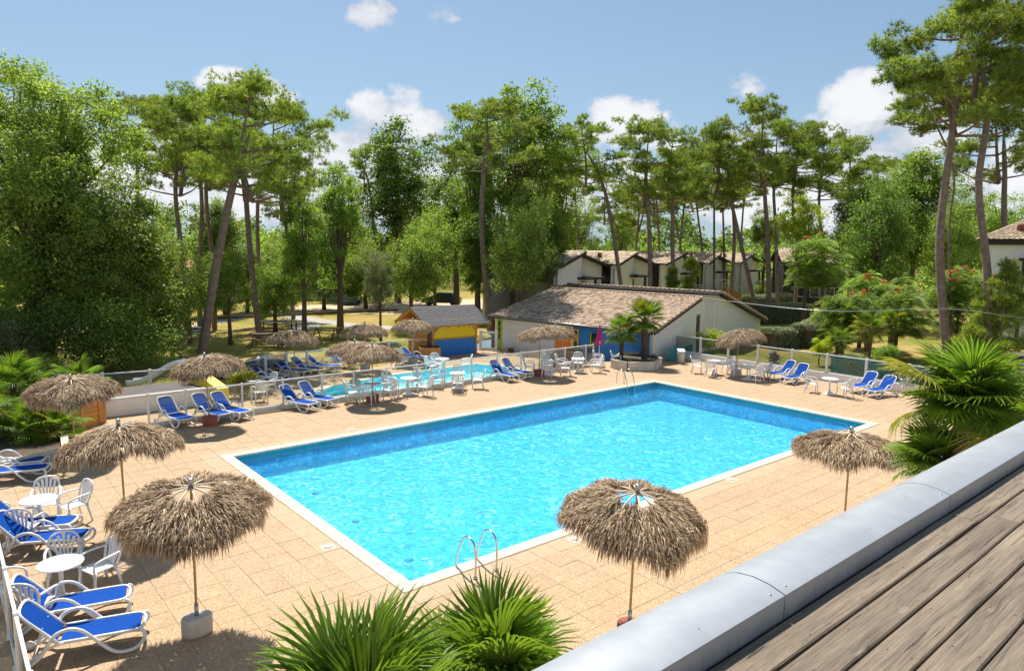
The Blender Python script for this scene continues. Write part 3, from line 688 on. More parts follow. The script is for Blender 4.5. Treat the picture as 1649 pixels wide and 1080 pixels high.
# ------------------------------------------------------------ own building: roof terrace boards, aluminium parapet
DZ, PY_IN = 4.75, 1.385
rt = prop(bpy.data.objects.new('roof_terrace', None), kind='structure'); COL.objects.link(rt)
b = MB(); b.box((-6, -4.0, DZ-.35), (16, PY_IN+.10, DZ-.12)); b.build('roof_slab', 'concrete', rt)
b = MB(); b.box((-6, PY_IN+.105, 0.0), (16, PY_IN+.33, DZ-.18)); b.build('facade_wall', 'white_wall', rt)
pitch = .166; joints = {0: 4.70, 1: 4.88, 2: 5.35, 3: 4.1, 4: 5.9}
def board(L, w):
    mb = MB(); n = max(2, int(L/0.25)); e = .006
    for k in range(n+1):
        x = L*k/n; wv = rnd.uniform(-.0015, .0015); zz = rnd.uniform(-.0012, .0012)
        mb.v += [(x, wv, -.03), (x, wv, -e+zz), (x, e+wv, zz), (x, w-e+wv, zz), (x, w+wv, -e+zz), (x, w+wv, -.03)]; mb.t += [.5]*6
    for k in range(n):
        for i in range(5): mb.f.append((k*6+i, (k+1)*6+i, (k+1)*6+i+1, k*6+i+1)); mb.smooth.append(False)
    mb.f.append(tuple(range(6))); mb.smooth.append(False); mb.f.append(tuple(reversed(range(n*6, n*6+6)))); mb.smooth.append(False)
    return mb.mesh('deck_board', 'weathered_plank')
sc = MB(); sc.lathe([(0, 0), (.0042, 0), (.0042, .0012), (0, .0012)], 8); sc = sc.mesh('screw_head', 'terracotta')
for r in range(26):
    y = PY_IN-.006-(r+1)*pitch+.004
    jj = joints.get(r, rnd.uniform(3, 6)); x = jj-4.0*2
    while x < 14:
        L = 4.0-.004; o = link('deck_board', board(L, pitch-.011), rt, (x, y, DZ+rnd.uniform(-.002, .002)), (0, 0, rnd.uniform(-.0006, .0006)))
        if r < 7:
            for k in range(9):
                xx = .03+k*.492
                for yy in (.03, pitch-.045):
                    if -1 < x+xx < 8: link('screw_head', sc, o, (xx+rnd.uniform(-.006, .006), yy+rnd.uniform(-.006, .006), 0.0006))
        x += 4.0
# parapet coping in two metre lengths
pp = [(0, -.115), (0, 0), (.012, .004), (.075, .020), (.155, .026), (.235, .014), (.295, -.012), (.345, -.052), (.38, -.12), (.392, -.25), (.392, -.55), (.375, -.55), (.375, -.26), (.02, -.115)]
CZ = 4.855
par = prop(bpy.data.objects.new('roof_parapet', None), kind='structure'); COL.objects.link(par)
par.location = (0, PY_IN, CZ)
jx = 0.74; k = -3
while jx+2*k < 14:
    x0 = jx+2*k+.004; x1 = x0+1.992; n = len(pp)
    mb = MB(); vs = [(x0, p[0], p[1]) for p in pp]+[(x1, p[0], p[1]) for p in pp]
    mb.add(vs, [((i+1) % n, i, n+i, n+(i+1) % n) for i in range(n)]); mb.smooth = [2 <= i <= 8 for i in range(n)]
    mb.add(vs, [tuple(range(n)), tuple(reversed(range(n, 2*n)))])
    o = mb.build('parapet_capping', 'painted_aluminium', par)
    rv = MB()
    for xx in (x0+.06, x1-.06): rv.lathe([(0, 0), (.007, 0), (.006, .003), (0, .004)], 8, (xx, .035, .0095))
    for xx in (x0+.55, x0+1.0, x0+1.45): rv.lathe([(0, 0), (.003, 0), (0, .0015)], 6, (xx, .06, .018))
    rv.build('rivet', 'galvanised', o)
    k += 1
b = MB(); b.box((-6, .02, -.5), (16, .37, -.29)); b.build('parapet_core', 'dark_timber', par)

# paths, sandy court and drive beyond the lawn
def ribbon(name, pts, w, z, material):
    mb = MB(); P = catmull([(x, y, 0) for x, y in pts], 8); n = len(P); L_ = []; 
    for i, p in enumerate(P):
        d = (P[min(i+1, n-1)]-P[max(i-1, 0)]).normalized(); s = Vector((-d.y, d.x, 0)); L_.append((p+s*w/2, p-s*w/2))
    vs = [(q.x, q.y, z) for a in L_ for q in a]; mb.add(vs, [(2*i, 2*i+1, 2*i+3, 2*i+2) for i in range(n-1)]); return prop(mb.build(name, material), kind='structure')
g = lambda *a: [tuple(G(x, y).xy) for x, y in a]
prop(sheet('sandy_court', g((-60, 545), (330, 530), (345, 519), (-60, 531)), -.018, 'sand'), kind='structure')
prop(sheet('parking_ground', g((420, 504), (640, 506), (760, 498), (900, 480), (900, 476), (420, 494)), -.022, 'sand'), kind='structure')
ribbon('lawn_path', g((330, 520), (430, 505), (540, 520), (640, 528), (690, 530)), 2.2, -.014, 'path_grey')
prop(sheet('paved_patch', g((462, 528), (492, 516), (520, 521), (505, 532)), -.010, 'path_grey'), kind='structure')
ribbon('driveway', g((1560, 600), (1625, 585), (1700, 570), (1800, 560)), 3.4, -.012, 'asphalt')
ribbon('drive_kerb', g((1555, 616), (1630, 596), (1700, 583), (1800, 573)), .25, .0, 'coping_stone')

# ------------------------------------------------------------ roofs and houses
def tile_roof(name, p00, p10, p11, p01, pu, pv, material, parent, thick=.05, amp=.045, kind='stuff'):
    """barrel tiles on the quad; p00->p10 along the eave, p00->p01 up the slope. pu tile column pitch, pv course length"""
    p00, p10, p11, p01 = [Vector(p) for p in (p00, p10, p11, p01)]
    nu = max(2, int((p10-p00).length/pu)); nv = max(1, int((p01-p00).length/pv)); nrm = (p10-p00).cross(p01-p00).normalized()
    if nrm.z < 0: nrm = -nrm
    V = []; F = []; T = []; prof = [(0.0, -.3), (.12, .45), (.32, .95), (.5, 1.05), (.68, .95), (.88, .45), (1.0, -.3)]
    r = np.random.default_rng(3)
    for i in range(nu):
        for j in range(nv):
            tnt = float(r.random()); jit = float(r.normal(0, .006)); base = len(V)
            for (v, lift) in ((j/nv, .026), ((j+1.06)/nv, -.004)):
                v = min(v, 1.0)
                for (a, h) in prof:
                    u = (i+a)/nu; q = (p00*(1-u)+p10*u)*(1-v)+(p01*(1-u)+p11*u)*v
                    V.append(q+nrm*(h*amp+lift+jit)); T.append(tnt)
            for k in range(6): F.append((base+k, base+k+1, base+8+k, base+7+k))
    o = link(name, np_mesh(name, V, F, material, T, smooth=False), parent); prop(o, kind=kind)
    b = MB(); n = nrm*thick; P = [p00, p10, p11, p01]
    b.add([tuple(p-nrm*.012) for p in P]+[tuple(p-n) for p in P], [(0, 1, 2, 3), (7, 6, 5, 4), (0, 4, 5, 1), (1, 5, 6, 2), (2, 6, 7, 3), (3, 7, 4, 0)])
    b.build('roof_deck', 'dark_timber', parent); return o
def bar_between(mb, a, b_, w, h, z=0):
    """box beam between two points, h down"""
    a, b_ = Vector(a), Vector(b_); d = (b_-a).normalized(); s = Vector((0, 0, 1)).cross(d).normalized()*w/2; u = d.cross(s).normalized()*h
    if u.z > 0: u = -u
    P = [a+s, a-s, a-s+u, a+s+u, b_+s, b_-s, b_-s+u, b_+s+u]
    mb.add([tuple(p) for p in P], [(0, 1, 2, 3), (7, 6, 5, 4), (0, 4, 5, 1), (1, 5, 6, 2), (2, 6, 7, 3), (3, 7, 4, 0)])

ph = thing('pool_house', 'white pool house with a long tiled roof, blue boarded corner and orange and green doors', 'building', (31.0, 24.5, -.66), R_(8))
FX, YE, YL = .45, 0.0, 12.75        # front wall x, near gable y, far end y
eX, eZ = 0.0, 2.42; rX, rZ = 5.6, 4.13; r2X, r2Z = 8.1, 4.35; bX, bZ = 15.6, 2.15
PHI = Matrix.Rotation(R_(-8), 3, 'Z')
def yon(px):
    r_ = PHI @ ray(px, 555); o_ = PHI @ (EYE-Vector((31.0, 24.5, 0))); return o_.y+r_.y*(FX-o_.x)/r_.x
bY = yon(922)
b = MB(); b.box((FX, bY, -.03), (FX+.2, YL-.2, 2.45)); b.build('wall', 'white_wall', ph)
b = MB(); V = [(FX, YE+.15, -.03), (rX, YE+.15, -.03), (rX, YE+.15, rZ-.16), (FX, YE+.15, 2.50), (FX, YE+.35, -.03), (rX, YE+.35, -.03), (rX, YE+.35, rZ-.16), (FX, YE+.35, 2.50)]
Q = [(0, 1, 2, 3), (7, 6, 5, 4), (0, 4, 5, 1), (1, 5, 6, 2), (2, 6, 7, 3), (3, 7, 4, 0)]
b.add(V, Q); b.build('gable_wall', 'grey_render', ph)
b = MB(); V = [(rX, YE+.75, -.03), (r2X, YE+.75, -.03), (r2X, YE+.75, r2Z-.16), (rX, YE+.75, r2Z-.25), (rX, YE+.95, -.03), (r2X, YE+.95, -.03), (r2X, YE+.95, r2Z-.16), (rX, YE+.95, r2Z-.25)]
b.add(V, Q); b.box((r2X-.02, YE+.15, -.03), (r2X+.18, YE+.748, r2Z-.18)); b.build('recess_wall', 'beige_render', ph)
b = MB(); V = [(r2X+.18, YE+.0, -.03), (bX-.25, YE+.0, -.03), (bX-.25, YE+.0, bZ-.04), (r2X+.18, YE+.0, r2Z-.2), (r2X+.18, YE+.2, -.03), (bX-.25, YE+.2, -.03), (bX-.25, YE+.2, bZ-.04), (r2X+.18, YE+.2, r2Z-.2)]
b.add(V, Q); b.build('gable_wall', 'grey_render', ph)
b = MB(); b.box((bX-.45, YE+.2, -.03), (bX-.25, YL, bZ-.1)); b.box((FX+.2, YL-.2, -.03), (bX-.45, YL, 2.4)); b.build('rear_wall', 'grey_render', ph)
tile_roof('roof_tiles', (eX, YE-.1, eZ), (eX, YL, eZ), (rX, YL-1.0, rZ), (rX, YE-.1, rZ), .205, .34, 'roof_tile', ph)
tile_roof('roof_tiles', (bX, YL, bZ), (bX, YE-.3, bZ), (r2X, YE-.3, r2Z), (r2X, YL-.6, r2Z), .205, .34, 'roof_tile', ph)
b = MB(); bar_between(b, (rX+.15, YE-.12, rZ+.22), (rX+.15, YL-1.0, rZ+.22), .06, .28); bar_between(b, (r2X, YE-.32, r2Z-.04), (r2X, YL-.6, r2Z-.04), 1.3, .10)
bar_between(b, (eX, YE-.16, eZ-.02), (rX, YE-.16, rZ-.02), .05, .17); bar_between(b, (r2X, YE-.36, r2Z+.0), (bX, YE-.36, bZ+.0), .05, .2)
bar_between(b, (eX-.02, YE-.1, eZ-.03), (eX-.02, YL, eZ-.03), .04, .13); bar_between(b, (eX-.02, YL+.02, eZ-.02), (rX, YL-.98, rZ-.02), .05, .15)
b.build('fascia', 'dark_timber', ph)
b = MB()
for (c, d, n_) in (((r2X-.02, YE-.3, r2Z+.03), (r2X-.02, YL-.6, r2Z+.03), 34), ((rX, YE-.1, rZ+.04), (rX, YL-1.0, rZ+.04), 34), ((r2X, YE-.38, r2Z+.03), (bX, YE-.38, bZ+.03), 14), ((eX, YE-.18, eZ+.05), (rX, YE-.18, rZ+.05), 12)):
    c, d = Vector(c), Vector(d)
    for k in range(n_):
        p, q = c.lerp(d, k/n_), c.lerp(d, (k+1.08)/n_)
        b.tube([p+Vector((0, 0, .012)), q], [.095, .08], 8)
b.t = [rnd.random() for _ in b.t]
prop(b.build('ridge_tiles', 'roof_tile', ph), kind='stuff')
b = MB(); b.tube([(eX-.09, YE, eZ-.03), (eX-.09, YL, eZ-.03)], .05, 8); b.build('gutter', 'galvanised', ph)
# blue boarded front
b = MB(); b.box((FX+.03, YE+.35, -.03), (FX+.2, bY-.002, 2.47)); b.build('blue_wall', 'blue_paint', ph)
bd = MB(); bd.box((-.022, 0, 0), (0, bY-YE-.37, .135)); bd = bd.mesh('cladding_board', 'blue_paint')
for k in range(16): link('cladding_board', bd, ph, (FX+.029, YE+.36, .02+k*.15), (0, R_(2), 0))
def opening(y0, y1, z0, z1, fr, pane='dark_glass', fw=.07, bars=(), name='window', x=None):
    x = (FX-.004) if x is None else x
    m = MB()
    m.box((x-.05, y0, z0), (x, y0+fw, z1)); m.box((x-.05, y1-fw, z0), (x, y1, z1)); m.box((x-.05, y0+fw, z1-fw), (x, y1-fw, z1)); m.box((x-.05, y0+fw, z0), (x, y1-fw, z0+fw))
    for z in bars: m.box((x-.045, y0+fw, z-.02), (x, y1-fw, z+.02))
    o = m.build(name, fr, ph); q = MB(); q.box((x-.02, y0+fw, z0+fw), (x-.003, y1-fw, z1-fw)); q.build('pane', pane, o); return o
opening(yon(808), yon(801), .05, 2.15, 'lime_paint', bars=(.75, 1.2, 1.65), name='door', fw=.10)
b = MB(); b.box((FX-.045, yon(808)+.1, .16), (FX-.026, yon(801)-.1, .72)); b.build('door_panel', 'lime_paint', ph)
opening(yon(932), yon(923), .15, 2.05, 'yellow_paint', bars=(.8, 1.35), x=FX-.03)
opening(yon(964), yon(948), .9, 2.0, 'blue_paint', bars=(), x=FX-.03)
b = MB(); b.box((FX-.09, yon(952)-.03, .95), (FX-.085+.02, yon(952)+.03, 1.95)); b.build('green_trim', 'lime_paint', ph)
b = MB(); b.box((FX-.03, yon(919), .05), (FX-.003, yon(895), 2.0)); o = b.build('orange_door', 'orange_paint', ph)
gy0, gy1 = yon(919), yon(895)
m = MB()
for k in range(1, 5): m.box((FX-.038, gy0+.02, .05+k*.4), (FX-.0305, gy1-.02, .065+k*.4))
m.box((FX-.038, (gy0+gy1)/2-.01, .06), (FX-.0305, (gy0+gy1)/2+.01, 1.98)); m.build('door_groove', 'white_paint', o)
# painted zig-zag border
for k in range(9):
    y = gy1-.02-k*(gy1-gy0)/9; m = MB(); h = .13; m.add([(FX-.012, y, 2.03), (FX-.012, y-(gy1-gy0)/9, 2.03), (FX-.012, y-(gy1-gy0)/18, 2.03+h), (FX-.002, y, 2.03), (FX-.002, y-(gy1-gy0)/9, 2.03), (FX-.002, y-(gy1-gy0)/18, 2.03+h)],
        [(0, 1, 2), (0, 3, 4, 1), (1, 4, 5, 2), (2, 5, 3, 0)]); m.build('zigzag_piece', 'yellow_paint' if k % 2 else 'blue_paint', ph)
for k in range(7):
    m = MB(); z = .1+k*.28; m.add([(FX-.012, gy0-.02, z), (FX-.012, gy0-.02, z+.28), (FX-.012, gy0-.16, z+.14), (FX-.002, gy0-.02, z), (FX-.002, gy0-.02, z+.28), (FX-.002, gy0-.16, z+.14)], [(0, 1, 2), (0, 3, 4, 1), (1, 4, 5, 2), (2, 5, 3, 0)])
    m.build('zigzag_piece', 'yellow_paint', ph)
m = MB(); m.box((rX+1.25, YE+.69, 1.45), (rX+1.62, YE+.748, 2.85)); m.build('shutter', 'brown_paint', ph)
m = MB(); m.box((rX+1.2, YE+.66, 2.852), (rX+1.67, YE+.748, 2.93)); m.build('shutter_box', 'galvanised', ph)
m = MB(); m.box((rX+1.12, YE+.69, .1), (rX+1.18, YE+.748, 1.4)); m.box((rX+1.72, YE+.69, .1), (rX+1.78, YE+.748, 1.4)); m.box((rX+1.18, YE+.69, 1.34), (rX+1.72, YE+.748, 1.4)); o = m.build('glass_door', 'white_paint', ph)
m = MB(); m.box((rX+1.18, YE+.71, .1), (rX+1.72, YE+.73, 1.34)); m.build('pane', 'dark_glass', o)
m = MB(); m.lathe([(0, 0), (.10, .01), (.11, .05), (.08, .09), (0, .1)], 14); m.build('wall_lamp', 'dark_timber', ph, (r2X-.32, YE+.745, 1.35), (PI/2, 0, 0))
t = thing('brown_panel_wall', 'brown panel wall closing the gap left of the pool house', 'wall', (31.0, 24.5, -.66), R_(8)); m = MB(); m.box((FX+.05, YL+.05, -.03), (FX+1.6, YL+.2, 2.1)); m.build('panel', 'brown_paint', t)
gA = G(774, 564, 0); gB = gA+Vector((math.sin(YAW), -math.cos(YAW), 0))*.95; d = (gB-gA); a = math.atan2(d.y, d.x); L = d.length
t = thing('white_gate', 'white framed gate between the drinks hut and the pool house', 'gate', (gA.x, gA.y, 0), a)
for x in (0, L): m = MB(); m.bbox((x-.08, -.08, 0), (x+.08, .08, 1.3), .01); m.build('post', 'white_paint', t)
m = MB(); m.box((.083, -.03, 1.08), (L-.083, .03, 1.2)); m.build('top_rail', 'white_paint', t)
m = MB(); m.box((.083, -.03, .1), (L-.083, .03, .18)); m.build('bottom_rail', 'white_paint', t)
m = MB(); m.box((.09, -.006, .182), (L-.09, .006, 1.078)); m.build('pane', 'fence_glass', t)

# drinks hut
hA, hB = G(697, 575), G(766, 568); d = hB-hA; a = math.atan2(d.y, d.x); L = d.length; sc_ = L
ht = thing('drinks_hut', 'timber drinks hut with yellow and blue front under a dark shingle roof', 'kiosk', (hA.x, hA.y, 0), a)
HP, HE, HR, HD = .98, 2.12, 2.82, 2.6
for x in (0, L):
    for y in (0, HD): m = MB(); m.box((x-.06, y-.06, 0), (x+.06, y+.06, HE)); m.build('corner_post', 'orange_timber', ht)
m = MB(); m.box((.062, -.02, 0), (L-.062, .02, HP)); m.build('lower_panel', 'blue_paint', ht)
pl = MB(); pl.box((-.008, -.012, 0), (.008, 0, HP-.02)); pl = pl.mesh('panel_batten', 'blue_paint')
for k in range(1, 14): link('panel_batten', pl, ht, (L*k/14, -.0205, .01))
m = MB(); m.box((-.1, -.10, HP+.002), (L+.1, .02, HP+.07)); m.build('counter', 'orange_timber', ht)
bm_ = MB(); bm_.box((0, -.022, 0), (L-.128, 0, .178)); bm_ = bm_.mesh('board', 'yellow_paint')
m = MB(); m.box((.064, -.002, HP+.073), (L-.064, .02, HE)); m.build('hatch', 'yellow_paint', ht)
for k in range(6): link('board', bm_, ht, (.064, -.0025, HP+.075+k*.184))
sd_ = MB(); sd_.box((-.012, -.06, 0), (.012, .06, HE)); sd_ = sd_.mesh('side_plank', 'orange_timber')
for s in (0, 1):
    for k in range(20): link('side_plank', sd_, ht, (-.02 if s == 0 else L+.02, .12+k*.124, 0))
m = MB()
for k in range(20): m.box((.07+k*(L-.14)/20, HD-.02, 0), (.06+(k+1)*(L-.14)/20, HD+.02, HE))
prop(m.build('rear_boards', 'orange_timber', ht), kind='stuff')
rd = MB(); ov = .75
for (y0, y1) in ((-.55, HD/2), (HD+.55, HD/2)):
    z0 = HE-.28; P = [(-ov, y0, z0), (L+ov, y0, z0), (L+ov, y1, HR), (-ov, y1, HR)]; n_ = 11; cols = 26
    Vv = []; Ff = []; Tt = []
    for j in range(n_):
        off = (j % 2)*.5
        for i in range(cols+1):
            u0 = max(0, (i-off)/cols); u1 = min(1, (i+1-off)/cols)
            if u1-u0 < .001: continue
            tn = rnd.random(); bb = len(Vv)
            for (v, l) in ((j/n_, .03), (min(1, (j+1.1)/n_), .012)):
                for u in (u0+.0012, u1-.0012): Vv.append((P[0][0]*(1-u)+P[1][0]*u, y0*(1-v)+y1*v, z0*(1-v)+HR*v+l+tn*.004)); Tt.append(tn)
            Ff.append((bb, bb+1, bb+3, bb+2)); Vv += [(Vv[bb][0], Vv[bb][1], Vv[bb][2]-.02), (Vv[bb+1][0], Vv[bb+1][1], Vv[bb+1][2]-.02)]; Tt += [tn, tn]; Ff.append((bb, bb+4, bb+5, bb+1))
    prop(link('shingles', np_mesh('shingles', Vv, Ff, 'slate', Tt), ht), kind='stuff')
    m = MB(); m.add([(x, y, z-k) for k in (0, .05) for (x, y, z) in P], [(0, 1, 2, 3), (7, 6, 5, 4), (0, 4, 5, 1), (1, 5, 6, 2), (2, 6, 7, 3), (3, 7, 4, 0)]); m.build('roof_boarding', 'orange_timber', ht)
    for k in range(7):
        x = -ov+.05+k*(L+2*ov-.1)/6; m = MB(); bar_between(m, (x, y0+(.02 if y0 < 0 else -.02), z0-.052), (x, y1, HR-.052), .06, .11); m.build('rafter', 'orange_timber', ht)
m = MB(); bar_between(m, (-ov+.3, .02, HE-.02), (-ov+.3, HD-.02, HE-.02), .06, .12); bar_between(m, (L+ov-.3, .02, HE-.02), (L+ov-.3, HD-.02, HE-.02), .06, .12); m.build('tie_beam', 'orange_timber', ht)
for x, s in ((0, 1), (L, -1)):
    m = MB(); bar_between(m, (x+s*.06, -.09, HE-.65), (x+s*.55, -.09, HE-.12), .06, .07); m.build('brace', 'orange_timber', ht)

# row of bungalows
A_, B_ = G(905, 470), G(1262, 462)
A_ = atd(905, 440, 58); B_ = atd(1262, 440, 104); A_.z = B_.z = 0
peaks = [936, 1019, 1099, 1155, 1209]; valleys = [895, 987, 1065, 1135, 1185, 1234]
dirv = (B_-A_).normalized(); nv = Vector((-dirv.y, dirv.x, 0))
if nv.dot(FW) < 0: nv = -nv
def on_row(px):   # intersection of the view azimuth with the row line
    r = ray(px, 440); r = Vector((r.x, r.y)); a0 = Vector((A_.x, A_.y)); dd = Vector((dirv.x, dirv.y)); o0 = Vector((EYE.x, EYE.y))
    m_ = Matrix(((r.x, -dd.x), (r.y, -dd.y))); s_ = m_.inverted() @ (a0-o0); return s_[1]
tv = [on_row(p) for p in valleys]; tp = [on_row(p) for p in peaks]; ZE, ZR, BD = 4.95, 6.18, 8.0
ang = math.atan2(dirv.y, dirv.x)
looks = ['nearest bungalow of the row, left of the leaning pine, with a dark porch', 'second bungalow of the row, behind the straight pine trunk', 'third bungalow of the row, behind the young green pine', 'fourth bungalow of the row, with an orange stair wall and white railing', 'farthest bungalow of the row, with an orange balcony beside the crossing pine trunks']
flip = 1 if nv.dot(Vector((-math.sin(ang), math.cos(ang), 0))) > 0 else -1
for i in range(5):
    t0, t1, tpk = tv[i], tv[i+1], tp[i]; L = t1-t0; pk = tpk-t0
    o = A_+dirv*t0
    h = thing('bungalow', 'two storey '+looks[i] if False else looks[i], 'house', (o.x, o.y, 0), ang, 'bungalows in the row behind the pool house')
    if i in (2, 4): xs0 = .12*L
    else: xs0 = 0
    y_ = lambda v: v*flip
    m = MB(); V = [(0.02, 0, 0), (pk, y_(-.0), 0), (pk, 0, ZR-.12), (.02, 0, ZE-.12), (.02, y_(.25), 0), (pk, y_(.25), 0), (pk, y_(.25), ZR-.12), (.02, y_(.25), ZE-.12)]
    m.add(V, Q); m.build('wall', 'beige_render', h)
    m = MB(); V = [(pk, y_(1.2), 0), (L-.02, y_(1.2), 0), (L-.02, y_(1.2), ZE-.12), (pk, y_(1.2), ZR-.12), (pk, y_(1.45), 0), (L-.02, y_(1.45), 0), (L-.02, y_(1.45), ZE-.12), (pk, y_(1.45), ZR-.12)]
    m.add(V, Q); m.build('wall', 'beige_render', h)
    m = MB(); m.box((pk-.01, min(y_(.25), y_(1.2)), 0), (pk+.15, max(y_(.25), y_(1.2)), ZR-.2)); m.build('return_wall', 'brown_paint', h)
    for (xa, za, xb, zb, nm) in ((0, ZE, pk, ZR, 'l'), (L, ZE, pk, ZR, 'r')):
        yf, yb = y_(-.45 if nm == 'l' else .5), y_(BD)
        tile_roof('roof_tiles', (xa, yf, za), (xa, yb, za), (xb, yb, zb), (xb, yf, zb), .42, .6, 'roof_tile_tan', h, amp=.06)
        m = MB(); bar_between(m, (xa, yf+(-.02*flip), za-.0), (xb, yf+(-.02*flip), zb-.0), .08, .24); m.build('barge_board', 'dark_timber', h)
    m = MB(); m.box((0, min(y_(BD-.3), y_(BD)), 0), (L, max(y_(BD-.3), y_(BD)), ZE-.2)); m.build('rear_wall', 'beige_render', h)
    # porch
    w = min(2.6, L-pk-.4)
    m = MB(); m.box((pk-.6, min(y_(-.9), y_(1.15)), 3.72), (pk+w, max(y_(-.9), y_(1.15)), 3.92)); m.build('porch_roof', 'dark_timber', h)
    for x in (pk+w*.45, pk+w-.12): m = MB(); m.box((x-.09, min(y_(-.85), y_(-.67)), 0), (x+.09, max(y_(-.85), y_(-.67)), 3.715)); m.build('porch_post', 'dark_timber', h)
    m = MB(); m.box((pk+.25, min(y_(1.15), y_(1.195)), 1.75), (pk+1.15, max(y_(1.15), y_(1.195)), 3.65)); m.build('door', 'brown_paint', h)
    m = MB(); m.box((pk+1.5, min(y_(1.15), y_(1.195)), 2.3), (pk+min(w, 2.4), max(y_(1.15), y_(1.195)), 3.4)); f_ = m.build('window', 'dark_timber', h)
    m = MB(); m.box((pk+1.57, min(y_(1.12), y_(1.148)), 2.37), (pk+min(w, 2.4)-.07, max(y_(1.12), y_(1.148)), 3.33)); m.build('pane', 'dark_glass', f_)
    m = MB(); m.tube([(xs0+.1, y_(-.06), 0), (xs0+.1, y_(-.06), ZE-.3)], .06, 6); m.build('downpipe', 'galvanised', h)
    for x in (pk*.5, L*.8): m = MB(); z_ = ZE+(ZR-ZE)*(x/pk if x < pk else (L-x)/(L-pk)); m.box((x-.15, min(y_(2.5), y_(2.8)), z_), (x+.15, max(y_(2.5), y_(2.8)), z_+.45)); m.build('roof_vent', 'terracotta', h)
    if i in (3, 4, 2):
        m = MB(); m.box((pk-.3, min(y_(-1.1), y_(-.95)), 1.0), (pk+w+.4, max(y_(-1.1), y_(-.95)), 1.75)); m.build('balcony_parapet', 'orange_timber', h)
        for k in range(6): m = MB(); x = pk-.3+k*(w+.7)/5; m.tube([(x, y_(-1.02), 1.75), (x, y_(-1.02), 2.55)], .035, 5); m.build('railing_post', 'white_paint', h)
        m = MB(); m.tube([(pk-.3, y_(-1.02), 2.55), (pk+w+.4, y_(-1.02), 2.55)], .035, 5); m.tube([(pk-.3, y_(-1.02), 2.2), (pk+w+.4, y_(-1.02), 2.2)], .02, 5); m.build('railing', 'white_paint', h)
# stair at the far end
p = A_+dirv*(tv[3]+1.0)-nv*2.2
t = thing('outdoor_stair', 'orange sided outdoor stair with white handrail in front of the fourth bungalow', 'stair', (p.x, p.y, 0), ang)
m = MB(); m.add([(0, 0, 0), (5.5, 0, 0), (5.5, 0, 1.1), (0, 0, 2.3), (0, .2, 0), (5.5, .2, 0), (5.5, .2, 1.1), (0, .2, 2.3)], Q); m.build('side_wall', 'orange_timber', t)
m = MB(); m.tube([(-3, .1, 3.1), (0, .1, 3.1), (5.5, .1, 1.95)], .045, 6)
for k in range(9): x = -3+k*1.05; zt = 3.1 if x < 0 else 3.1-x*1.15/5.5; m.tube([(x, .1, zt-.85), (x, .1, zt)], .03, 5)
m.build('handrail', 'white_paint', t)

# house on the right
p = G(1575, 560); q0 = atd(1578, 470, 50); 
t = thing('right_house', 'white two storey house with a tiled hip roof and dark porch at the right edge', 'house', (q0.x, q0.y, 0), math.atan2(q0.y, q0.x)-PI/2+R_(-3))
m = MB(); m.box((0, 0, 0), (12, 8, 7.1)); m.build('wall', 'white_wall', t)
m = MB(); m.box((-.3, -.3, 7.1), (12.3, 8.3, 7.45)); m.build('fascia', 'dark_timber', t)
tile_roof('roof_tiles', (-.5, -.5, 7.47), (12.5, -.5, 7.47), (8.5, 4, 9.7), (3.5, 4, 9.7), .3, .45, 'roof_tile_tan', t, amp=.06)
tile_roof('roof_tiles', (-.5, 8.5, 7.47), (-.5, -.5, 7.47), (3.5, 4, 9.7), (3.5, 4.01, 9.7), .3, .45, 'roof_tile_tan', t, amp=.06)
m = MB(); m.box((2.1, -1.2, 6.0), (6.5, -.01, 6.2)); m.build('porch_roof', 'dark_timber', t)
for x in (2.3, 3.0, 5.0): m = MB(); m.box((x, -1.1, 0), (x+.22, -.9, 5.995)); m.build('porch_post', 'dark_timber', t)
m = MB(); m.lathe([(0, 0), (.28, 0), (.22, .35), (.32, .4), (0, .5)], 10, (2.0, .9, 8.1)); m.build('chimney_cap', 'terracotta', t)
m = MB(); m.box((4.6, -.05, 1.0), (6.2, -.005, 2.6)); f_ = m.build('window', 'white_paint', t); m = MB(); m.box((4.7, -.07, 1.1), (6.1, -.052, 2.5)); m.build('pane', 'dark_glass', f_)

def plain_house(name, px, d, w, dp, h, rh, label, rot=0, wallm='pale_house', rm='roof_tile_orange'):
    p = atd(px, 440, d); t = thing(name, label, 'house', (p.x, p.y, 0), YAW-PI/2+rot)
    m = MB(); m.box((0, 0, 0), (w, dp, h)); m.build('wall', wallm, t)
    tile_roof('roof_tiles', (-.4, -.5, h), (w+.4, -.5, h), (w+.4, dp/2, h+rh), (-.4, dp/2, h+rh), .4, .5, rm, t, amp=.06)
    tile_roof('roof_tiles', (w+.4, dp+.5, h), (-.4, dp+.5, h), (-.4, dp/2, h+rh), (w+.4, dp/2, h+rh), .4, .5, rm, t, amp=.06)
    m = MB(); m.add([(0, 0, h), (0, dp, h), (0, dp/2, h+rh-.15)], [(0, 1, 2), (2, 1, 0)]); m.build('gable', wallm, t)
    for x in (w*.2, w*.45, w*.7):
        m = MB(); m.box((x, -.05, 1.0), (x+1.1, -.004, 2.2)); f_ = m.build('window', 'white_paint', t); m = MB(); m.box((x+.08, -.07, 1.08), (x+1.02, -.052, 2.12)); m.build('pane', 'dark_glass', f_)
plain_house('far_house', -30, 72, 9, 7, 2.7, 1.7, 'orange roofed house glimpsed at the far left edge behind the big oak')
plain_house('far_house', 185, 74, 12, 8, 2.7, 1.7, 'orange roofed house glimpsed through the big oak on the left')
plain_house('far_house', 478, 80, 7, 7, 2.9, 1.9, 'orange roofed house between the lawn trees left of centre', R_(10))
plain_house('far_house', 850, 66, 8, 7, 3.2, 2.0, 'tan house half hidden by oaks left of the bungalow row', R_(6), 'beige_render', 'roof_tile_tan')
plain_house('far_house', 1262, 84, 7, 6, 5.2, 1.7, 'brown roofed house showing between the pines right of the bungalow row', R_(-8), 'dark_timber', 'roof_tile')

